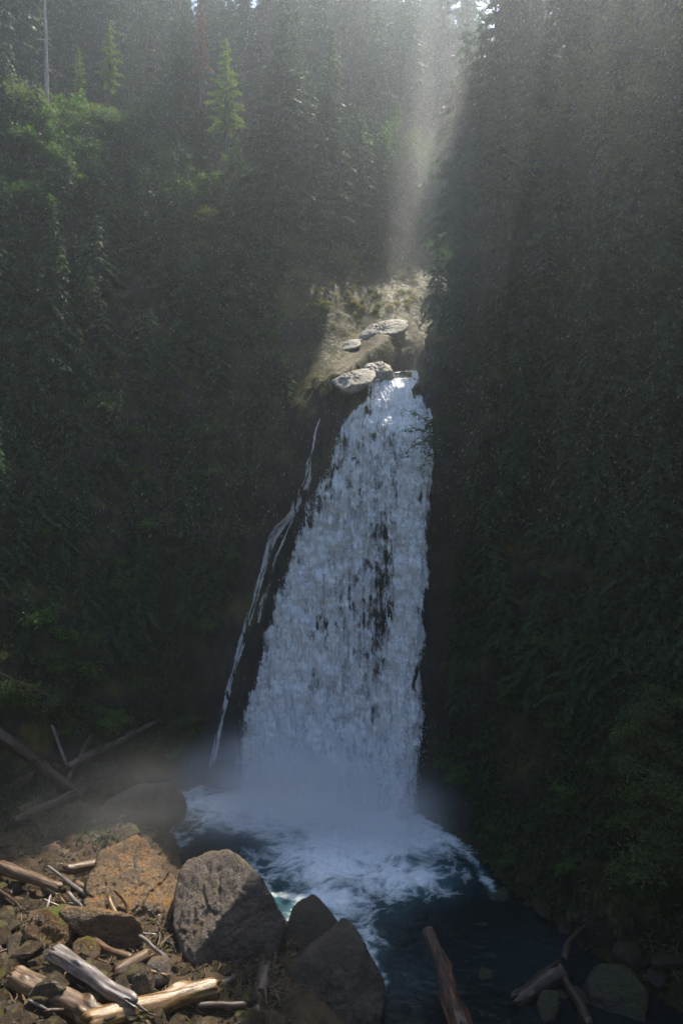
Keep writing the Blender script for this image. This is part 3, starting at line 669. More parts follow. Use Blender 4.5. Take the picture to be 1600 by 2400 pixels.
def dens_main(u, v):
    col = np.interp(v, [1000, 1300, 1700], [908, 900, 868])
    d = .96-.36*gs(u, v, col, 1330, 30, 330)-.20*gs(u, v, 850, 1420, 80, 190)-.10*gs(u, v, 800, 1200, 90, 200)
    d += .16*sstep(1600, 1780, v)-.22*gs(u, v, 800, 1790, 26, 80); d += .22*gs(u, v, np.interp(v, [1200, 1700], [730, 620]), 1500, 55, 330)+.25*sstep(980, 900, v)-.6*gs(u, v, 862, 965, 14, 14)-.4*gs(u, v, 852, 1000, 12, 9)
    d += .45*sstep(np.interp(v, [950, 1500, 1950], [935, 905, 830]), np.interp(v, [950, 1500, 1950], [970, 940, 880]), u)
    return d
sheet('back_curtain', EL-[9, 0], ER+[4, 0], 300, 1000, 49.5, 44.5, 39.4, lambda u, v: dens_main(u, v)-.16, 0.0, .45, 1, 1.0, True, 20)
sheet('front_curtain', EL+[6, 0], ER-[4, 0], 300, 1000, 49.5, 44.0, 38.9, lambda u, v: dens_main(u, v)-.16+.06*sstep(1500, 1750, v), .38, .55, 2, 1.3, True, 26)
RL = np.array([(948, 900), (955, 1000), (950, 1150), (935, 1350), (915, 1550), (885, 1750), (868, 1960)], float)
RR_ = np.array([(985, 900), (1006, 1000), (1002, 1150), (992, 1350), (980, 1550), (972, 1750), (962, 1965)], float)
sheet('right_chute', RL, RR_, 130, 900, 49.5, 39.8, 38.6, lambda u, v: 1.0+0*u, .62, .28, 3, .6, True, 34)
def strand(name, pts, w, seed, dens=.55, lip=None):
    pts = np.array(pts, float); l = pts.copy(); r = pts.copy(); l[:, 0] -= np.array(w)/2; r[:, 0] += np.array(w)/2
    sheet(name, l, r, 40, 900, 60, 60, 60, lambda u, v: dens+0*u, .02, .05, seed, .4, True, 4, along=True)
strand('side_trickle', [(756, 955), (745, 990), (735, 1030), (727, 1070), (722, 1120), (706, 1160), (688, 1200), (655, 1235), (638, 1262), (626, 1300), (612, 1350), (598, 1400), (583, 1450), (568, 1500), (552, 1560), (536, 1610), (526, 1660), (512, 1720), (500, 1780), (490, 1840)],
       [4, 9, 13, 15, 22, 32, 30, 34, 30, 22, 20, 22, 22, 24, 20, 20, 20, 18, 20, 26], 11, .60)
strand('side_trickle', [(690, 1205), (668, 1260), (650, 1300), (636, 1350), (620, 1400), (606, 1450), (590, 1520), (572, 1600), (560, 1680), (548, 1750), (530, 1835)], [8, 16, 12, 12, 16, 12, 10, 7, 6, 6, 8], 12, .52)
strand('side_trickle', [(1014, 1620), (1018, 1700), (1022, 1760), (1016, 1850)], [4, 8, 8, 5], 13, .6)
# flung drops along both edges
q = np.random.default_rng(21); n = 4200
v = q.uniform(890, 1960, n); sideR = q.random(n) < .5
uu = np.where(sideR, np.interp(v, ER[:, 1], ER[:, 0])+np.abs(q.normal(0, 10, n))-6, np.interp(v, EL[:, 1], EL[:, 0])-np.abs(q.normal(0, 8, n))+20)
inn = q.random(n) < .45; uu = np.where(inn, np.interp(v, EL[:, 1], EL[:, 0])+(np.interp(v, ER[:, 1], ER[:, 0])-np.interp(v, EL[:, 1], EL[:, 0]))*q.random(n), uu)
aa = np.clip((uu-560)/400, 0, 1); t = np.clip((v-870)/1050, 0, 1); Yb = 44.2-5.4*aa; Yd = Yb+(46.2-Yb)*(1-t)**.62-.75-q.random(n)*.5
C = np.stack([(uu-800)/1600*Yd, Yd, CAMZ-(v-1200)/1600*Yd], 1)-FALL_LOC
OV = np.array([(1, 0, 0), (-1, 0, 0), (0, 1, 0), (0, -1, 0), (0, 0, 1), (0, 0, -1)], float); OF = np.array([(0, 2, 4), (2, 1, 4), (1, 3, 4), (3, 0, 4), (2, 0, 5), (1, 2, 5), (3, 1, 5), (0, 3, 5)])
def drops(C, rad, stretch, direction, name, m, parent=None, **props):
    n = len(C); d = unit(direction); s1 = unit(np.cross(d, np.tile(np.array([.3, 1., .1]), (n, 1)))); s2 = np.cross(d, s1)
    Vd = C[:, None]+rad[:, None, None]*(OV[None, :, 0:1]*s1[:, None]+OV[None, :, 1:2]*s2[:, None]+OV[None, :, 2:3]*d[:, None]*stretch[:, None, None])
    Fd = (np.arange(n)[:, None, None]*6+OF[None]).reshape(-1, 3)
    return obj(name, mesh(name, Vd.reshape(-1, 3), Fd, m, True), parent, **props)
drops(C, q.uniform(.006, .018, n), q.uniform(2, 6, n), q.normal(0, .15, (n, 3))+np.array([0, 0, -1.]), 'flung_drops', M['drop'], fall, kind='stuff')

# ------------------------------------------------------------------ the pool
px = np.arange(-17, 26.01, .095); py = np.arange(5, 47.5, .095)
X, Y = np.meshgrid(px, py, indexing='ij'); x, y = X.ravel(), Y.ravel()
u = 800+1600*x/y; v = 1200+28800/y
dn = np.zeros(len(x))
for cu, cv, ru, rv, am in [(700, 1885, 190, 60, 1.35), (560, 1890, 130, 55, .95), (880, 1955, 170, 60, 1.35), (790, 2010, 150, 70, 1.0), (930, 2055, 130, 48, .9), (470, 1885, 90, 50, .72), (770, 2115, 110, 55, .8),
                           (700, 2145, 50, 25, .6), (850, 2215, 50, 70, .52), (1040, 1960, 75, 40, .75), (390, 1960, 60, 35, .42), (640, 2040, 40, 40, .3), (905, 2130, 60, 40, .3), (600, 1960, 60, 30, .3), (960, 2300, 120, 60, .16), (1250, 2250, 200, 90, .12)]:
    dn = np.maximum(dn, am*gs(u, v, cu, cv, ru*1.15, rv*1.15))
for ln in ([(1050, 1945), (1090, 1985), (1130, 2050), (1160, 2095)], [(405, 1860), (430, 1905), (420, 1935), (350, 1975)], [(600, 2045), (650, 2110), (690, 2150)], [(800, 2160), (860, 2230), (905, 2300)]):
    D_, _, _ = poly_dist(np.array(ln, float), u, v); dn = np.maximum(dn, .42*np.exp(-(D_/15)**2))
wv = np.stack([x, y, 0*x], 1); warp = np.stack([noise(wv*.5), noise(wv*.5+13), 0*x], 1)
rid = 1-np.abs(fbm((wv+warp*.9)*np.array([.95, 1.25, 1]), 5, g=.62))*2.6; cl = fbm(wv*.7+warp+9, 4)
foam = np.clip((dn*1.35+rid*.62+cl*.6-.78)*1.25, 0, 1)*sstep(.05, .25, dn)
aer = np.clip(dn*1.2, 0, 1)
ch = fbm((wv+warp*.3)*np.array([1.4, 2.2, 1]), 4, g=.55); big = fbm(wv*.8+warp, 3, billow=True)
z = ch*(.05+.22*np.clip(dn, 0, 1))+foam*.10*(.5+big)+np.clip(dn-.5, 0, 1)*.7*(big+.4)
keepv = (H(x, y) < .35) & (y < 47)
F = grid_faces(len(px), len(py)); F = F[keepv[F].any(1)]
P, F, A = used_only(np.stack([x, y, z], 1), F, {'foam': foam, 'aer': aer})
def pool_mat():
    m, N, L = mat('pool_water'); a = N.new('ShaderNodeAttribute'); a.attribute_name = 'foam'; b = N.new('ShaderNodeAttribute'); b.attribute_name = 'aer'
    n2 = tex(N, L, 2.6, 5, .6); n3 = tex(N, L, 11, 5, .7)
    c = ramp(N, L, b.outputs['Fac'], [(.06, (.005, .010, .013)), (.35, (.012, .042, .05)), (.8, (.07, .15, .18))]).outputs[0]
    fo = ramp(N, L, n3.outputs[0], [(.3, (.60, .68, .74)), (.65, (.86, .89, .92))]).outputs[0]
    f2 = N.new('ShaderNodeMath'); f2.operation = 'MULTIPLY_ADD'; f2.inputs[1].default_value = .7; L.new(n3.outputs[0], f2.inputs[0]); L.new(a.outputs['Fac'], f2.inputs[2])
    ff = N.new('ShaderNodeMath'); ff.operation = 'SUBTRACT'; ff.inputs[1].default_value = .36; ff.use_clamp = True; L.new(f2.outputs[0], ff.inputs[0])
    gt = N.new('ShaderNodeMath'); gt.operation = 'MULTIPLY'; gt.use_clamp = True; L.new(ff.outputs[0], gt.inputs[0])
    g2 = N.new('ShaderNodeMath'); g2.operation = 'MULTIPLY'; g2.use_clamp = True; g2.inputs[1].default_value = 6; L.new(a.outputs['Fac'], g2.inputs[0]); L.new(g2.outputs[0], gt.inputs[1])
    c = mix(N, L, gt.outputs[0], c, fo)
    p = node(N, 'BsdfPrincipled'); L.new(c, p.inputs['Base Color']); p.inputs['IOR'].default_value = 1.33
    rr = N.new('ShaderNodeMapRange'); rr.inputs[3].default_value = .07; rr.inputs[4].default_value = .6; L.new(gt.outputs[0], rr.inputs[0]); L.new(rr.outputs[0], p.inputs['Roughness'])
    L.new(bump(N, L, n2.outputs[0], .7, .10), p.inputs['Normal']); out(N, L, p.outputs[0]); return m
obj('pool_water', mesh('pool_water', P, F, pool_mat(), True, A), None, None, kind='structure', label='dark teal plunge pool streaked with white foam')
# the stream above the lip
cp = []
for s in np.linspace(0, 1, 60):
    k = 1.93+s*2.07; i = int(min(k, 3.999)); f = k-i; cp.append(np.r_[CHAN[i]*(1-f)+CHAN[i+1]*f, np.interp(k, [1, 2, 3, 4], [27.3, 27.95, 28.35, 29.3])])
cp = np.array(cp); tg = unit(np.gradient(cp[:, :2], axis=0)); sdv = np.column_stack([tg[:, 1], -tg[:, 0]])
a = np.linspace(-1.7, 1.7, 24); V_ = (cp[:, None]+np.concatenate([sdv[:, None]*a[None, :, None], np.zeros((60, 24, 1))], -1)).reshape(-1, 3)
V_[:, 2] += fbm(V_*1.6, 3)*.14
zs = np.full(len(V_), .35)+noise(V_*1.5)*.4
obj('stream_water', mesh('stream_water', V_, grid_faces(60, 24), bpy.data.materials['pool_water'], True, {'foam': np.clip(zs, 0, 1), 'aer': zs*0+.5}), None, None, kind='structure', label='stream running to the lip of the falls')

# ------------------------------------------------------------------ boulders and driftwood
import bmesh
def ico(n):
    bm = bmesh.new(); bmesh.ops.create_icosphere(bm, subdivisions=n, radius=1)
    Vi = np.array([v.co[:] for v in bm.verts]); Fi = np.array([[v.index for v in f.verts] for f in bm.faces]); bm.free(); return Vi, Fi
ICO = {k: ico(k) for k in (3, 4, 5, 6)}
def hull_rock(planes, offs, lvl, p, namp, nscale, seed, rough=.35, chop=6):
    Dv, F = ICO[lvl]; s = np.zeros(len(Dv))
    for n_, o_ in zip(planes, offs): s += (np.maximum(Dv@n_, 0)/o_)**p
    r = 1/np.maximum(s, 1e-290)**(1/p); V = Dv*r[:, None]*1.02
    qq = np.random.default_rng(seed+900)
    for _ in range(chop):
        n_ = unit(qq.normal(size=3)); h_ = V@n_; o_ = h_.max()*qq.uniform(.93, .99); V = V-np.maximum(h_-o_, 0)[:, None]*n_
    nn = fbm(V*nscale+seed*7.7, 3, g=.5); ck = np.abs(noise(V*np.array([.9, .9, 1.6])*nscale+seed*9.1+80)); fine = fbm(V*3.2+seed, 5, g=.68, billow=True); f2 = fbm(V*1.5+seed+4, 4, g=.6)
    V = V+Dv*(nn*namp*.7-np.exp(-(ck/.03)**2)*namp*.45+fine*.10*rough*namp/.15+f2*.16*rough*namp/.15)[:, None]
    return V, F
def ground_at(u, v, lift=0.):
    for Y in np.arange(15, 75, .05):
        x_ = (u-800)/1600*Y; z_ = CAMZ-(v-1200)/1600*Y; h = hz(np.array([x_]), np.array([Y]))[0]
        if max(h, -.3)+lift >= z_: return np.array([x_, Y, z_])
    return at(u, v, 40)
def boulder(name, label, category, poly, Yc, thick, m, seed, lvl=5, p=12, namp=.16, nscale=.6, front=(), group=None, rough=.35):
    """a boulder whose faces close round the outline seen from the viewpoint, with its own depth"""
    poly = np.array(poly, float); c2 = (poly.min(0)+poly.max(0))/2; c = at(c2[0], c2[1], Yc); d = unit(c-np.array([0, 0, CAMZ]))
    rt = unit(np.cross(d, np.array([0, 0, 1.]))); up = np.cross(rt, d); kpx = np.linalg.norm(c-np.array([0, 0, CAMZ]))/math.hypot(1600, math.hypot(c2[0]-800, c2[1]-1200))
    p2 = np.column_stack([(poly[:, 0]-c2[0])*kpx, -(poly[:, 1]-c2[1])*kpx])
    if np.sum(p2[:, 0]*np.roll(p2[:, 1], -1)-np.roll(p2[:, 0], -1)*p2[:, 1]) < 0: p2 = p2[::-1]
    q = np.random.default_rng(seed); pl, of = [], []
    for i in range(len(p2)):
        e = p2[(i+1) % len(p2)]-p2[i]; n2 = np.array([e[1], -e[0]])/max(np.linalg.norm(e), 1e-6); o = n2@p2[i]
        if o < .05: continue
        pl.append(rt*n2[0]+up*n2[1]); of.append(o)
        for sg in (1, -1):
            th = q.uniform(.5, .8); pl.append(unit((rt*n2[0]+up*n2[1])*math.cos(th)-d*sg*math.sin(th))); of.append(o*math.cos(th)*.9+thick*.5*math.sin(th)*q.uniform(.85, 1.15))
    for k in range(3):
        for sg in (1, -1): pl.append(unit(-d*sg+rt*q.normal(0, .18)+up*q.normal(0, .18))); of.append(thick*.5*q.uniform(.9, 1.1))
    for (a_, b_, o_) in front: pl.append(unit(-d+rt*a_+up*b_)); of.append(o_)
    V, F = hull_rock(np.array(pl), np.array(of), lvl, p, namp, nscale, seed, rough)
    o = obj(name, mesh(name, V, F, M[m], True), None, c, label=label, category=category)
    if group: o['group'] = group
    return o
Yb1 = ground_at(300, 2200)[1]+.6
boulder('boulder', 'tan pointed boulder with rusty moss beside the big grey boulder', 'boulder', [(205, 2075), (238, 1998), (275, 1985), (318, 1966), (340, 1975), (372, 2025), (404, 2062), (412, 2120), (398, 2215), (300, 2235), (225, 2160)], 28.6, 3.6, 'tan', 1, 6, 40, .20, .8, [(-.25, .8, 1.15), (.5, .5, 1.45)], rough=1.0)
boulder('boulder', 'large wedge shaped grey brown boulder standing at the pool edge', 'boulder', [(410, 2082), (424, 2036), (468, 2015), (530, 2010), (588, 2036), (612, 2080), (652, 2118), (676, 2156), (662, 2202), (604, 2280), (560, 2312), (538, 2306), (492, 2268), (428, 2200), (408, 2140)], 26.6, 4.0, 'grey', 22, 6, 50, .13, .7, [(.25, -.4, 1.5), (-.8, .5, 1.55)], rough=1.0)
boulder('boulder', 'dark peaked boulder between the grey boulder and the pool', 'boulder', [(640, 2260), (690, 2135), (732, 2114), (752, 2128), (806, 2188), (840, 2290), (720, 2330)], 28.4, 3.0, 'dark', 3, 5, 36, .12, .8, rough=.6)
boulder('boulder', 'dark brown boulder jutting into the pool below the peaked one', 'boulder', [(672, 2290), (705, 2255), (770, 2205), (806, 2180), (832, 2200), (872, 2265), (898, 2312), (892, 2362), (860, 2440), (740, 2470), (690, 2380)], 25.2, 3.4, 'dark', 4, 6, 36, .16, .8, rough=.8)
boulder('boulder', 'rounded dark boulder on the shaded bank at the left edge of the foam', 'boulder', [(215, 1925), (260, 1870), (330, 1845), (400, 1850), (432, 1895), (425, 1930), (350, 1965), (240, 1975)], 39.2, 4.5, 'dark', 5, 5, 24, .22, .6, rough=.8)
boulder('boulder', 'low dark rock at the foot of the side trickle', 'rock', [(484, 1835), (492, 1795), (515, 1780), (545, 1790), (565, 1840), (520, 1850)], 44.0, 1.8, 'dark', 6, 4, 8, .10, .8)
boulder('flat_rock', 'wet tilted slab lit along its top edge below the tan boulder', 'rock', [(140, 2128), (160, 2118), (235, 2136), (300, 2158), (328, 2180), (334, 2228), (300, 2240), (240, 2222), (180, 2175)], ground_at(250, 2215)[1]+.2, 1.7, 'tan', 7, 5, 30, .12, 1.2, [(.1, -.6, .5)], rough=.9)
boulder('rock', 'orange lichen covered rock with wet tufts', 'rock', [(52, 2195), (70, 2140), (110, 2128), (150, 2130), (178, 2160), (172, 2210), (140, 2250), (80, 2250)], ground_at(110, 2240)[1]+.2, 1.8, 'orange', 8, 5, 7, .16, 1.6, rough=.9)
boulder('rock', 'brown mossy rock beside the orange lichen rock', 'rock', [(168, 2225), (180, 2200), (215, 2200), (238, 2230), (225, 2262), (185, 2262)], ground_at(200, 2262)[1]+.1, 1.0, 'orange', 9, 4, 7, .10, 2, rough=.9)
boulder('rock', 'shiny round wet rock below the shredded log', 'rock', [(305, 2300), (318, 2277), (348, 2274), (364, 2300), (358, 2335), (318, 2338)], ground_at(335, 2335)[1]+.1, 1.0, 'rubble', 10, 4, 10, .08, 1.6)
boulder('rock', 'wet grey rock between the thin white stick and the upright post', 'rock', [(325, 2275), (345, 2250), (390, 2248), (402, 2270), (398, 2305), (350, 2310)], ground_at(370, 2305)[1]+.3, 1.2, 'grey', 11, 4, 10, .10, 1.6)
boulder('rock', 'rough mossy rock behind the brown log', 'rock', [(180, 2350), (195, 2330), (222, 2332), (232, 2352), (222, 2375), (190, 2375)], ground_at(205, 2372)[1]+.3, .9, 'rubble', 12, 4, 9, .09, 2)
boulder('rock', 'blocky rock at the left end of the orange lichen rock', 'rock', [(15, 2230), (20, 2195), (45, 2190), (60, 2205), (55, 2235), (30, 2245)], ground_at(38, 2242)[1]+.2, .9, 'rubble', 13, 4, 14, .06, 2)
boulder('rock', 'pale wet rock at the mouth of the pool below the driftwood', 'rock', [(1255, 2365), (1270, 2330), (1300, 2325), (1312, 2345), (1300, 2385), (1270, 2395)], 24.6, .9, 'cliff', 14, 4, 10, .08, 1.5)  # dark cliff rock puts the right bank's shade into this pale rock
boulder('rock', 'broad dark rock at the foot of the right wall', 'rock', [(1370, 2330), (1400, 2280), (1470, 2270), (1510, 2310), (1500, 2380), (1400, 2390)], 25.5, 2.2, 'cliff', 15, 5, 20, .14, .9, rough=.8)  # cliff rock's dark tone carries the right bank's shade here too
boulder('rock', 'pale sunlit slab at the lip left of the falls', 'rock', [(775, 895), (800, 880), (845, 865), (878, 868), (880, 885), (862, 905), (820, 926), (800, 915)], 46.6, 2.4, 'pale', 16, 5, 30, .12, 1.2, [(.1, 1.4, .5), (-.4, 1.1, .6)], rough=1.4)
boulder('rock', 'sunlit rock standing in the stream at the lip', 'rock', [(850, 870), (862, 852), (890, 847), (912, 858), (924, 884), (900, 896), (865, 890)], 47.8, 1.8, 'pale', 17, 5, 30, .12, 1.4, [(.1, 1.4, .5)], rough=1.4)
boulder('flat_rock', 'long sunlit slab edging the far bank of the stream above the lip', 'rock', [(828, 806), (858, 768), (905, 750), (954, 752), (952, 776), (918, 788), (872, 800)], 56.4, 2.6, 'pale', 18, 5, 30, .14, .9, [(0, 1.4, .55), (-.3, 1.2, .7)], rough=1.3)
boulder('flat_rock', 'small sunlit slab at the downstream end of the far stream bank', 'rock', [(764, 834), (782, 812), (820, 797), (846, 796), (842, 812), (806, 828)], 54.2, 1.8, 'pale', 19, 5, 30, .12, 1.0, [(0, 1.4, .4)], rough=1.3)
# rubble on the bank, each stone its own
RUB = []
for k in range(7):
    q = np.random.default_rng(200+k); pl = unit(np.vstack([q.normal(size=(8, 3)), np.eye(3), -np.eye(3)])); of = np.r_[q.uniform(.5, .95, 8), np.full(6, 1.0)]; Vr, Fr = hull_rock(pl, of, 4, 120, .035, 2.2, k, .4, 3)
    RUB.append(mesh('bank_stone', Vr*np.array([1, .8, .62]), Fr, M['rubble'], True))
q = np.random.default_rng(77); nst = 0
def stones(n, u0, u1, v0, v1, lo, hi, label, group, maxr=.55, sink=.15):
    for _ in range(n):
        u_, v_ = q.uniform(u0, u1), q.uniform(v0, v1); g = ground_at(u_, v_)
        r = min(maxr, lo*(hi/lo)**(q.random()**1.6)); o = obj('bank_stone', RUB[q.integers(0, 7)], None, g+np.array([0, 0, r*sink]), label=label, category='stone', group=group)
        o.scale = (r*q.uniform(.8, 1.3), r*q.uniform(.8, 1.3), r*q.uniform(.7, 1.2)); o.rotation_euler = tuple(q.uniform(-.5, .5, 2))+(q.uniform(0, 6.28),)
stones(105, -30, 230, 2045, 2140, .12, .45, 'wet angular stone in the rubble above the orange lichen rock', 'stones of the upper rubble')
stones(100, -30, 330, 2140, 2420, .14, .7, 'wet angular stone among the sunlit logs', 'stones among the logs', .7, .3)
stones(50, 240, 620, 2260, 2420, .15, .5, 'shaded stone at the foot of the big grey boulder', 'stones under the grey boulder')
stones(40, 0, 400, 1790, 1990, .2, .8, 'dark stone on the shaded bank behind the driftwood', 'stones of the shaded bank', .8)
RUB = [r_.copy() for r_ in RUB]
for r_ in RUB: r_.materials[0] = M['cliff']  # darker rock here: the right bank's shade is put into the stones' colour
stones(46, 1130, 1560, 2100, 2420, .2, .8, 'shade-darkened wet stone along the shaded right bank of the pool', 'stones of the right bank', .8, .0)

def litter():
    q = np.random.default_rng(78); n = 7000; u = np.where(q.random(n) < .8, q.uniform(-30, 700, n), q.uniform(1100, 1600, n)); v = q.uniform(1980, 2420, n); P = raycast(u, v, step=.1)
    ok = ~np.isnan(P[:, 1]) & (P[:, 2] > .05) & (P[:, 2] < 7); P = P[ok]; n = len(P)
    bm = bmesh.new(); bmesh.ops.create_icosphere(bm, subdivisions=1, radius=1); Vi = np.array([v_.co[:] for v_ in bm.verts]); Fi = np.array([[v_.index for v_ in f.verts] for f in bm.faces]); bm.free()
    rad = .04*(.16/.04)**(q.random(n)**1.5); Vg = P[:, None]+(Vi[None]*q.uniform(.55, 1.15, (n, len(Vi), 1))*q.uniform(.5, 1.2, (n, 1, 3)))*rad[:, None, None]
    obj('gravel', mesh('gravel', Vg.reshape(-1, 3), (np.arange(n)[:, None, None]*len(Vi)+Fi[None]).reshape(-1, 3), M['rubble'], False), None, None, kind='stuff', label='wet gravel and small broken stone on the banks')
    k = q.choice(n, 700, replace=False); parts = []
    for p in P[k]:
        l = q.uniform(.2, 1.1); d = unit(np.array([q.normal(), q.normal(), q.normal()*.25])); s_ = np.linspace(-.5, .5, 4)
        pth = p+np.array([0, 0, .08])+d*(s_*l)[:, None]; pth[1:3] += q.normal(0, .03, (2, 3)); parts.append(tube(pth, np.array([.014, .017, .014, .006])*q.uniform(.6, 1.6), 4, False))
    obj('twig_litter', mesh('twig_litter', *join(parts), M['log_brown']), None, None, kind='stuff', label='small twigs and splinters strewn over the banks')
litter()
def log(name, label, a, b, wa, wb, m, la=None, lb=None, seed=0, bend=0., ridge=.10, jag=.5, category='log', group=None, seg=20, n=48, na=None, nb=None):
    """a fallen log from picture point a to b; la, lb lift its ends above the ground beneath, na, nb fix an end's depth instead"""
    pa = at(a[0], a[1], na) if na else ground_at(*a, lift=(la if la is not None else wa*.008)); pb = at(b[0], b[1], nb) if nb else ground_at(*b, lift=(lb if lb is not None else wb*.008))
    ra = wa/2/1600*np.linalg.norm(pa-[0, 0, CAMZ])*.93; rb = wb/2/1600*np.linalg.norm(pb-[0, 0, CAMZ])*.93
    L = np.linalg.norm(pb-pa); n = max(10, min(n, int(L/.06))); s = np.linspace(0, 1, n); an = np.linspace(0, 2*np.pi, seg, endpoint=False)
    S, A_ = np.meshgrid(s, an, indexing='ij'); r = ra+(rb-ra)*S
    pos = np.stack([np.cos(A_)*1.5, np.sin(A_)*1.5, S*L*.5], -1).reshape(-1, 3)+seed*5.5
    nz = fbm(pos*np.array([1.6, 1.6, .5]), 4, g=.6).reshape(S.shape); lump = noise(pos*np.array([.3, .3, 1.2])+3).reshape(S.shape)
    gr = noise(pos*np.array([2.4, 2.4, .22])+71).reshape(S.shape); kn = noise(pos*np.array([.9, .9, 2.2])+33).reshape(S.shape)
    r = r*(1+ridge*2*nz+.14*lump-.16*np.exp(-(gr/.07)**2)+.22*np.maximum(kn-.42, 0)/.2)
    jg = noise(np.stack([np.cos(an)*2.2, np.sin(an)*2.2, an*0+seed], 1)); jg2 = noise(np.stack([np.cos(an)*2.2, np.sin(an)*2.2, an*0+seed+9], 1))
    z = S*L+np.where(S < .08, jg[None]*jag*ra*2*(1-S/.08), 0)+np.where(S > .92, jg2[None]*jag*rb*2*((S-.92)/.08), 0)
    bx = bend*L*np.sin(np.pi*S)+noise(np.stack([S.ravel()*2.3, S.ravel()*0+seed, S.ravel()*0], 1)).reshape(S.shape)*min(.04*L, ra*1.2)
    V = np.stack([np.cos(A_)*r+bx, np.sin(A_)*r, z], -1).reshape(-1, 3); i = np.arange(n-1)[:, None]*seg; j = np.arange(seg)[None]; k = (j+1) % seg
    F = np.stack([i+j, i+k, i+seg+k, i+seg+j], -1).reshape(-1, 4); c0, c1 = len(V), len(V)+1
    V[:seg, :2] *= .5; V[-seg:, :2] = V[-seg:, :2]*.5; V[seg:2*seg, :2] *= .85; V[-2*seg:-seg, :2] = V[-2*seg:-seg, :2]*.85
    V = np.vstack([V, [(bx[0, 0]*.7, 0, .25*ra)], [(bx[-1, 0]*.7, 0, L-.25*rb)]]); jj = np.arange(seg); kk = (jj+1) % seg
    T = np.vstack([np.stack([F[:, 0], F[:, 1], F[:, 2]], 1), np.stack([F[:, 0], F[:, 2], F[:, 3]], 1), np.stack([np.full(seg, c0), kk, jj], 1), np.stack([np.full(seg, c1), (n-1)*seg+jj, (n-1)*seg+kk], 1)])
    o = obj(name, mesh(name, V, T, M[m], True), None, pa, label=label, category=category)
    o.rotation_mode = 'QUATERNION'; o.rotation_quaternion = Vector(pb-pa).to_track_quat('Z', 'Y')
    if group: o['group'] = group
    return o
log('pole', 'thin straight bleached pole leaning across the rubble by the tan boulder', (111, 2029), (236, 2122), 6, 9, 'log_silver', .9, .35, 1, seg=10)
log('fallen_log', 'thick brown log with torn bark ending under the golden log', (28, 2292), (240, 2388), 46, 40, 'log_brown', .35, .3, 2, ridge=.16, n=110, seg=36)
log('fallen_log', 'golden brown log lying across in front of the grey boulder', (200, 2402), (508, 2312), 50, 38, 'log_gold', .35, .5, 3, ridge=.05, n=110, seg=36)
log('fallen_log', 'split silvery wet log glinting in the sun', (128, 2232), (314, 2352), 36, 26, 'log_silver', .6, .5, 4, ridge=.20, jag=1.2, n=110, seg=36)
log('fallen_log', 'slim brown log between the lit slab and the silvery log', (172, 2182), (306, 2246), 13, 13, 'log_brown', .5, .4, 5, seg=12)
log('log_stump', 'short shredded log end with stringy bark', (268, 2284), (352, 2233), 26, 22, 'log_brown', .3, .6, 6, ridge=.24, jag=1.4)
log('stick', 'thin white stick poking out from behind the shredded log', (326, 2192), (396, 2250), 8, 9, 'log_silver', .6, .35, 7, seg=8, category='stick')
log('post', 'upright tapered glossy wood post left of the grey boulder', (405, 2335), (420, 2188), 24, 10, 'log_silver', .2, None, 8, seg=14, nb=26.3, na=25.6)
log('fallen_log', 'mossy brown log lying behind the rubble at the left edge', (-6, 2028), (142, 2082), 26, 20, 'log_brown', .5, .4, 9)
log('fallen_log', 'broken brown log jammed against the left of the tan boulder', (150, 2037), (247, 2024), 20, 23, 'log_brown', .6, .9, 10)
log('log_stump', 'short reddish log stub behind the bleached pole', (172, 2068), (218, 2096), 18, 16, 'log_brown', .3, .3, 11)
log('stick', 'small upright broken stick beside the reddish log stub', (213, 2072), (224, 2099), 5, 6, 'log_gold', .6, .2, 12, seg=6, category='stick')
log('plank', 'flat splintered plank crossing under the bleached pole', (166, 2122), (244, 2097), 11, 7, 'log_brown', .3, .5, 13, seg=8, category='plank')
log('root', 'curved bare root against the tan boulder', (268, 2084), (302, 2152), 7, 7, 'log_gold', 1.3, .5, 14, bend=.14, seg=8, category='root')
log('root', 'thick pale root curving below the bare root', (256, 2100), (284, 2158), 8, 12, 'log_gold', .9, .4, 15, bend=-.08, seg=8, category='root')
log('stick', 'short pale stick lying on the lit slab', (252, 2136), (284, 2152), 6, 6, 'log_silver', .8, .7, 16, seg=6, category='stick')
log('twig', 'dark bent twig standing by the slim brown log', (226, 2268), (215, 2185), 5, 2, 'log_dark', .1, None, 17, bend=.06, seg=6, category='twig', na=25.6, nb=25.4)
log('fallen_log', 'dark upright trunk wedged below the grey and brown boulders', (598, 2410), (626, 2238), 44, 32, 'log_dark', .1, None, 18, na=22.8, nb=25.6)
log('fallen_log', 'slim dark trunk leaning beside the wedged upright trunk', (628, 2360), (646, 2215), 22, 16, 'log_dark', .1, None, 19, na=23.8, nb=26.0)
log('fallen_log', 'thin dark log lying flat in the shade below the grey boulder', (458, 2356), (578, 2354), 14, 13, 'log_dark', .3, .3, 20, seg=10)
log('fallen_log', 'dark log on the ground under the grey boulder', (470, 2330), (555, 2290), 22, 16, 'log_dark', .2, .2, 21, seg=12)
log('fallen_log', 'orange streaked trunk standing up out of the dark pool', (1086, 2425), (1003, 2180), 46, 24, 'log_streak', None, None, 22, na=21.5, nb=26.4, n=80, seg=24, ridge=.12)
log('fallen_log', 'dark brown log with a broken end on the right bank', (1200, 2348), (1318, 2272), 28, 42, 'log_shade', None, None, 23, na=25.0, nb=26.3, jag=1.0)
log('branch', 'curved bare branch rising from the brown log on the right bank', (1322, 2250), (1378, 2165), 16, 8, 'log_shade', None, None, 24, na=26.6, nb=28.2, bend=.10, seg=10, category='branch')
log('driftwood', 'twisted grey driftwood root on the right bank', (1318, 2286), (1382, 2405), 12, 20, 'log_shade', None, None, 25, na=26.0, nb=23.8, ridge=.25, category='driftwood')
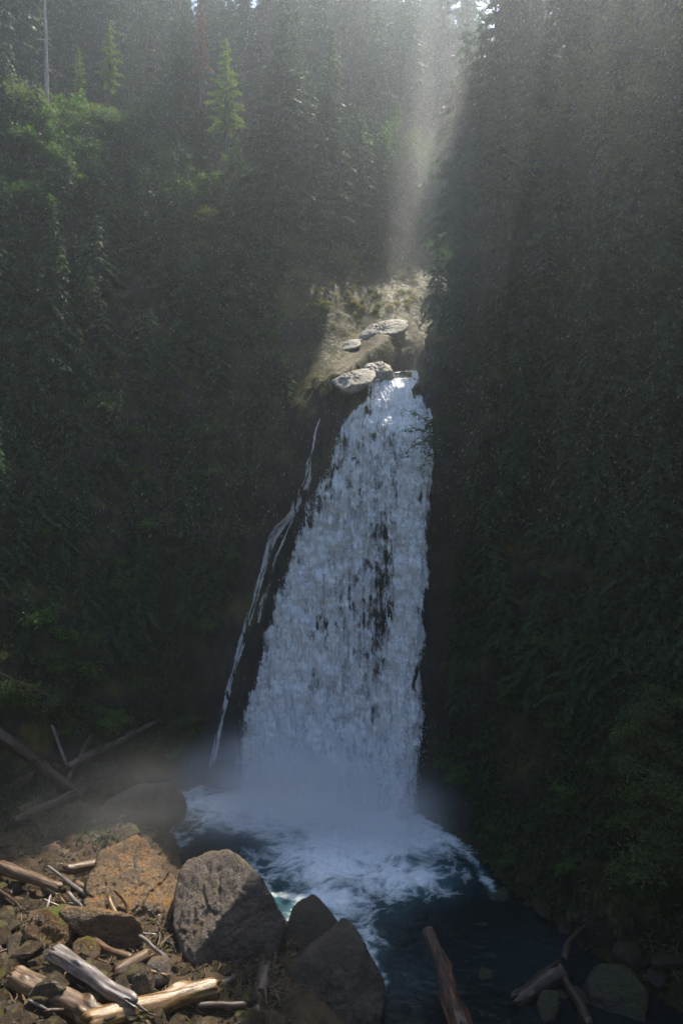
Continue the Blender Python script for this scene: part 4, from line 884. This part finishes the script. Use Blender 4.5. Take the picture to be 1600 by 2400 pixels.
log('fallen_log', 'long dark log sloping down the shaded left bank', (-12, 1712), (192, 1866), 26, 18, 'log_dark', .8, .5, 26, n=70)
log('pole', 'thin grey pole standing on the shaded left bank', (122, 1700), (157, 1794), 6, 8, 'deadwood', 1.6, .4, 27, seg=8)
log('fallen_log', 'dark log leaning up the left wall towards the trickle', (158, 1798), (372, 1690), 20, 10, 'log_dark', .5, .6, 28)
log('branch', 'forked dark branch beside the leaning log on the left wall', (160, 1826), (214, 1722), 10, 5, 'log_dark', .5, 1.2, 29, seg=8, category='branch')
log('branch', 'broken pale branch lying along the leaning log', (290, 1722), (372, 1690), 8, 9, 'log_dark', .9, .9, 30, seg=8, category='branch')
log('fallen_log', 'faint dark log low on the shaded bank above the mist', (30, 1926), (200, 1846), 22, 14, 'log_dark', .4, .4, 31)
log('branch', 'bundle-topping dead bough hanging in the left thicket', (-10, 1576), (142, 1642), 9, 6, 'log_dark', 1.2, 1.0, 32, seg=8, category='branch')
log('branch', 'lower dead bough hanging in the left thicket', (-10, 1600), (96, 1636), 9, 5, 'log_dark', 1.2, 1.0, 33, seg=8, category='branch')

# ------------------------------------------------------------------ haze and mist
def box_mesh(name, lo, hi):
    lo = np.array(lo, float); hi = np.array(hi, float)
    V = np.array([[(lo, hi)[i][0], (lo, hi)[j][1], (lo, hi)[k][2]] for i in (0, 1) for j in (0, 1) for k in (0, 1)])
    return mesh(name, V, np.array([(0, 1, 3, 2), (4, 6, 7, 5), (0, 4, 5, 1), (2, 3, 7, 6), (0, 2, 6, 4), (1, 5, 7, 3)]), None, False)
m, N, L = mat('haze_air'); pv = N.new('ShaderNodeVolumePrincipled'); pv.inputs['Density'].default_value = HAZE
pv.inputs['Color'].default_value = (.80, .90, 1, 1); pv.inputs['Anisotropy'].default_value = .78
oo = N.new('ShaderNodeOutputMaterial'); L.new(pv.outputs[0], oo.inputs['Volume'])
hb = obj('haze', box_mesh('haze', (-120, -60, -4), (140, 200, 175)), None, None, kind='stuff', label='thin sunlit spray haze filling the gorge'); hb.data.materials.append(m)
# spray cloud where the water strikes the pool, and thinner sunlit spray drifting over the bank
def mist(name, label, c, r, dens, seed, an=.6, nz=1.0):
    m, N, L = mat(name+'_air'); tc = N.new('ShaderNodeTexCoord'); ln = N.new('ShaderNodeVectorMath'); ln.operation = 'LENGTH'; L.new(tc.outputs['Object'], ln.inputs[0])
    mr = N.new('ShaderNodeMapRange'); mr.interpolation_type = 'SMOOTHSTEP'; mr.inputs[1].default_value = 1; mr.inputs[2].default_value = .15; mr.inputs[3].default_value = 0; mr.inputs[4].default_value = 1; L.new(ln.outputs['Value'], mr.inputs[0])
    n = N.new('ShaderNodeTexNoise'); n.inputs['Scale'].default_value = 2.4; n.inputs['Detail'].default_value = 3; L.new(tc.outputs['Object'], n.inputs['Vector'])
    n2 = N.new('ShaderNodeMapRange'); n2.inputs[1].default_value = .35; n2.inputs[2].default_value = .65; n2.inputs[3].default_value = .25; n2.inputs[4].default_value = 1.4; L.new(n.outputs[0], n2.inputs[0])
    a = N.new('ShaderNodeMath'); a.operation = 'MULTIPLY'; L.new(mr.outputs[0], a.inputs[0]); L.new(n2.outputs[0], a.inputs[1])
    b = N.new('ShaderNodeMath'); b.operation = 'MULTIPLY'; b.inputs[1].default_value = dens; L.new(a.outputs[0], b.inputs[0])
    pv = N.new('ShaderNodeVolumePrincipled'); pv.inputs['Color'].default_value = (.95, .97, 1, 1); pv.inputs['Anisotropy'].default_value = an; L.new(b.outputs[0], pv.inputs['Density'])
    o_ = N.new('ShaderNodeOutputMaterial'); L.new(pv.outputs[0], o_.inputs['Volume'])
    Vi, Fi = ICO[4]; o = obj(name, mesh(name, Vi, Fi, m, True), None, c, kind='stuff', label=label); o.scale = r; o.rotation_euler = (0, 0, seed)
mist('spray_mist', 'pale cloud of spray where the falls strike the pool', (-2.0, 40.0, 1.2), (10.5, 6.5, 4.8), .40, .4*-1, 0)
mist('bank_mist', 'thin sunlit mist drifting over the driftwood bank', (-11, 33.5, 3.6), (9, 6, 3.8), .028, 0, .5)
# falling spray blown across the gorge: fine drawn-out drops
q = np.random.default_rng(55); n = 19000
yy = 7+(34-7)*q.random(n)**.7; uu = q.uniform(-40, 1640, n); vv = 1300*q.random(n)**1.6-40
C = np.stack([(uu-800)/1600*yy, yy, CAMZ-(vv-1200)/1600*yy], 1)
dr = np.array([-.38, .05, -1.])+q.normal(0, .10, (n, 3))
drops(C, q.uniform(.0010, .0020, n)*(yy/16)**.6, q.uniform(12, 26, n), dr, 'falling_spray', M['drop'], None, kind='stuff', label='fine falling spray blown across the gorge')

# driftwood tangle on the sunlit bank
q = np.random.default_rng(91)
for k in range(34):
    u_, v_ = q.uniform(-10, 400), q.uniform(2060, 2400); an = q.normal(.55, .5); l = q.uniform(40, 120)
    log('stick', 'thin weathered stick in the driftwood tangle on the sunlit bank', (u_, v_), (u_+l*math.cos(an), min(2405, v_+l*math.sin(an)*.8)), q.uniform(3.5, 9), q.uniform(3, 7), ['log_brown', 'log_silver', 'log_gold', 'log_dark'][q.integers(0, 4)], q.uniform(.15, .5), q.uniform(.1, .45), 100+k, q.normal(0, .03), .12, 1.0, 'stick', 'sticks in the driftwood tangle', 8)
mist('shaft_haze', 'added haze volume along the right wall that makes the sunbeams show', (6.5, 43.5, 33), (4.5, 4.5, 19), .042, 0, .6)  # added volume that makes sun shafts show beside the right wall
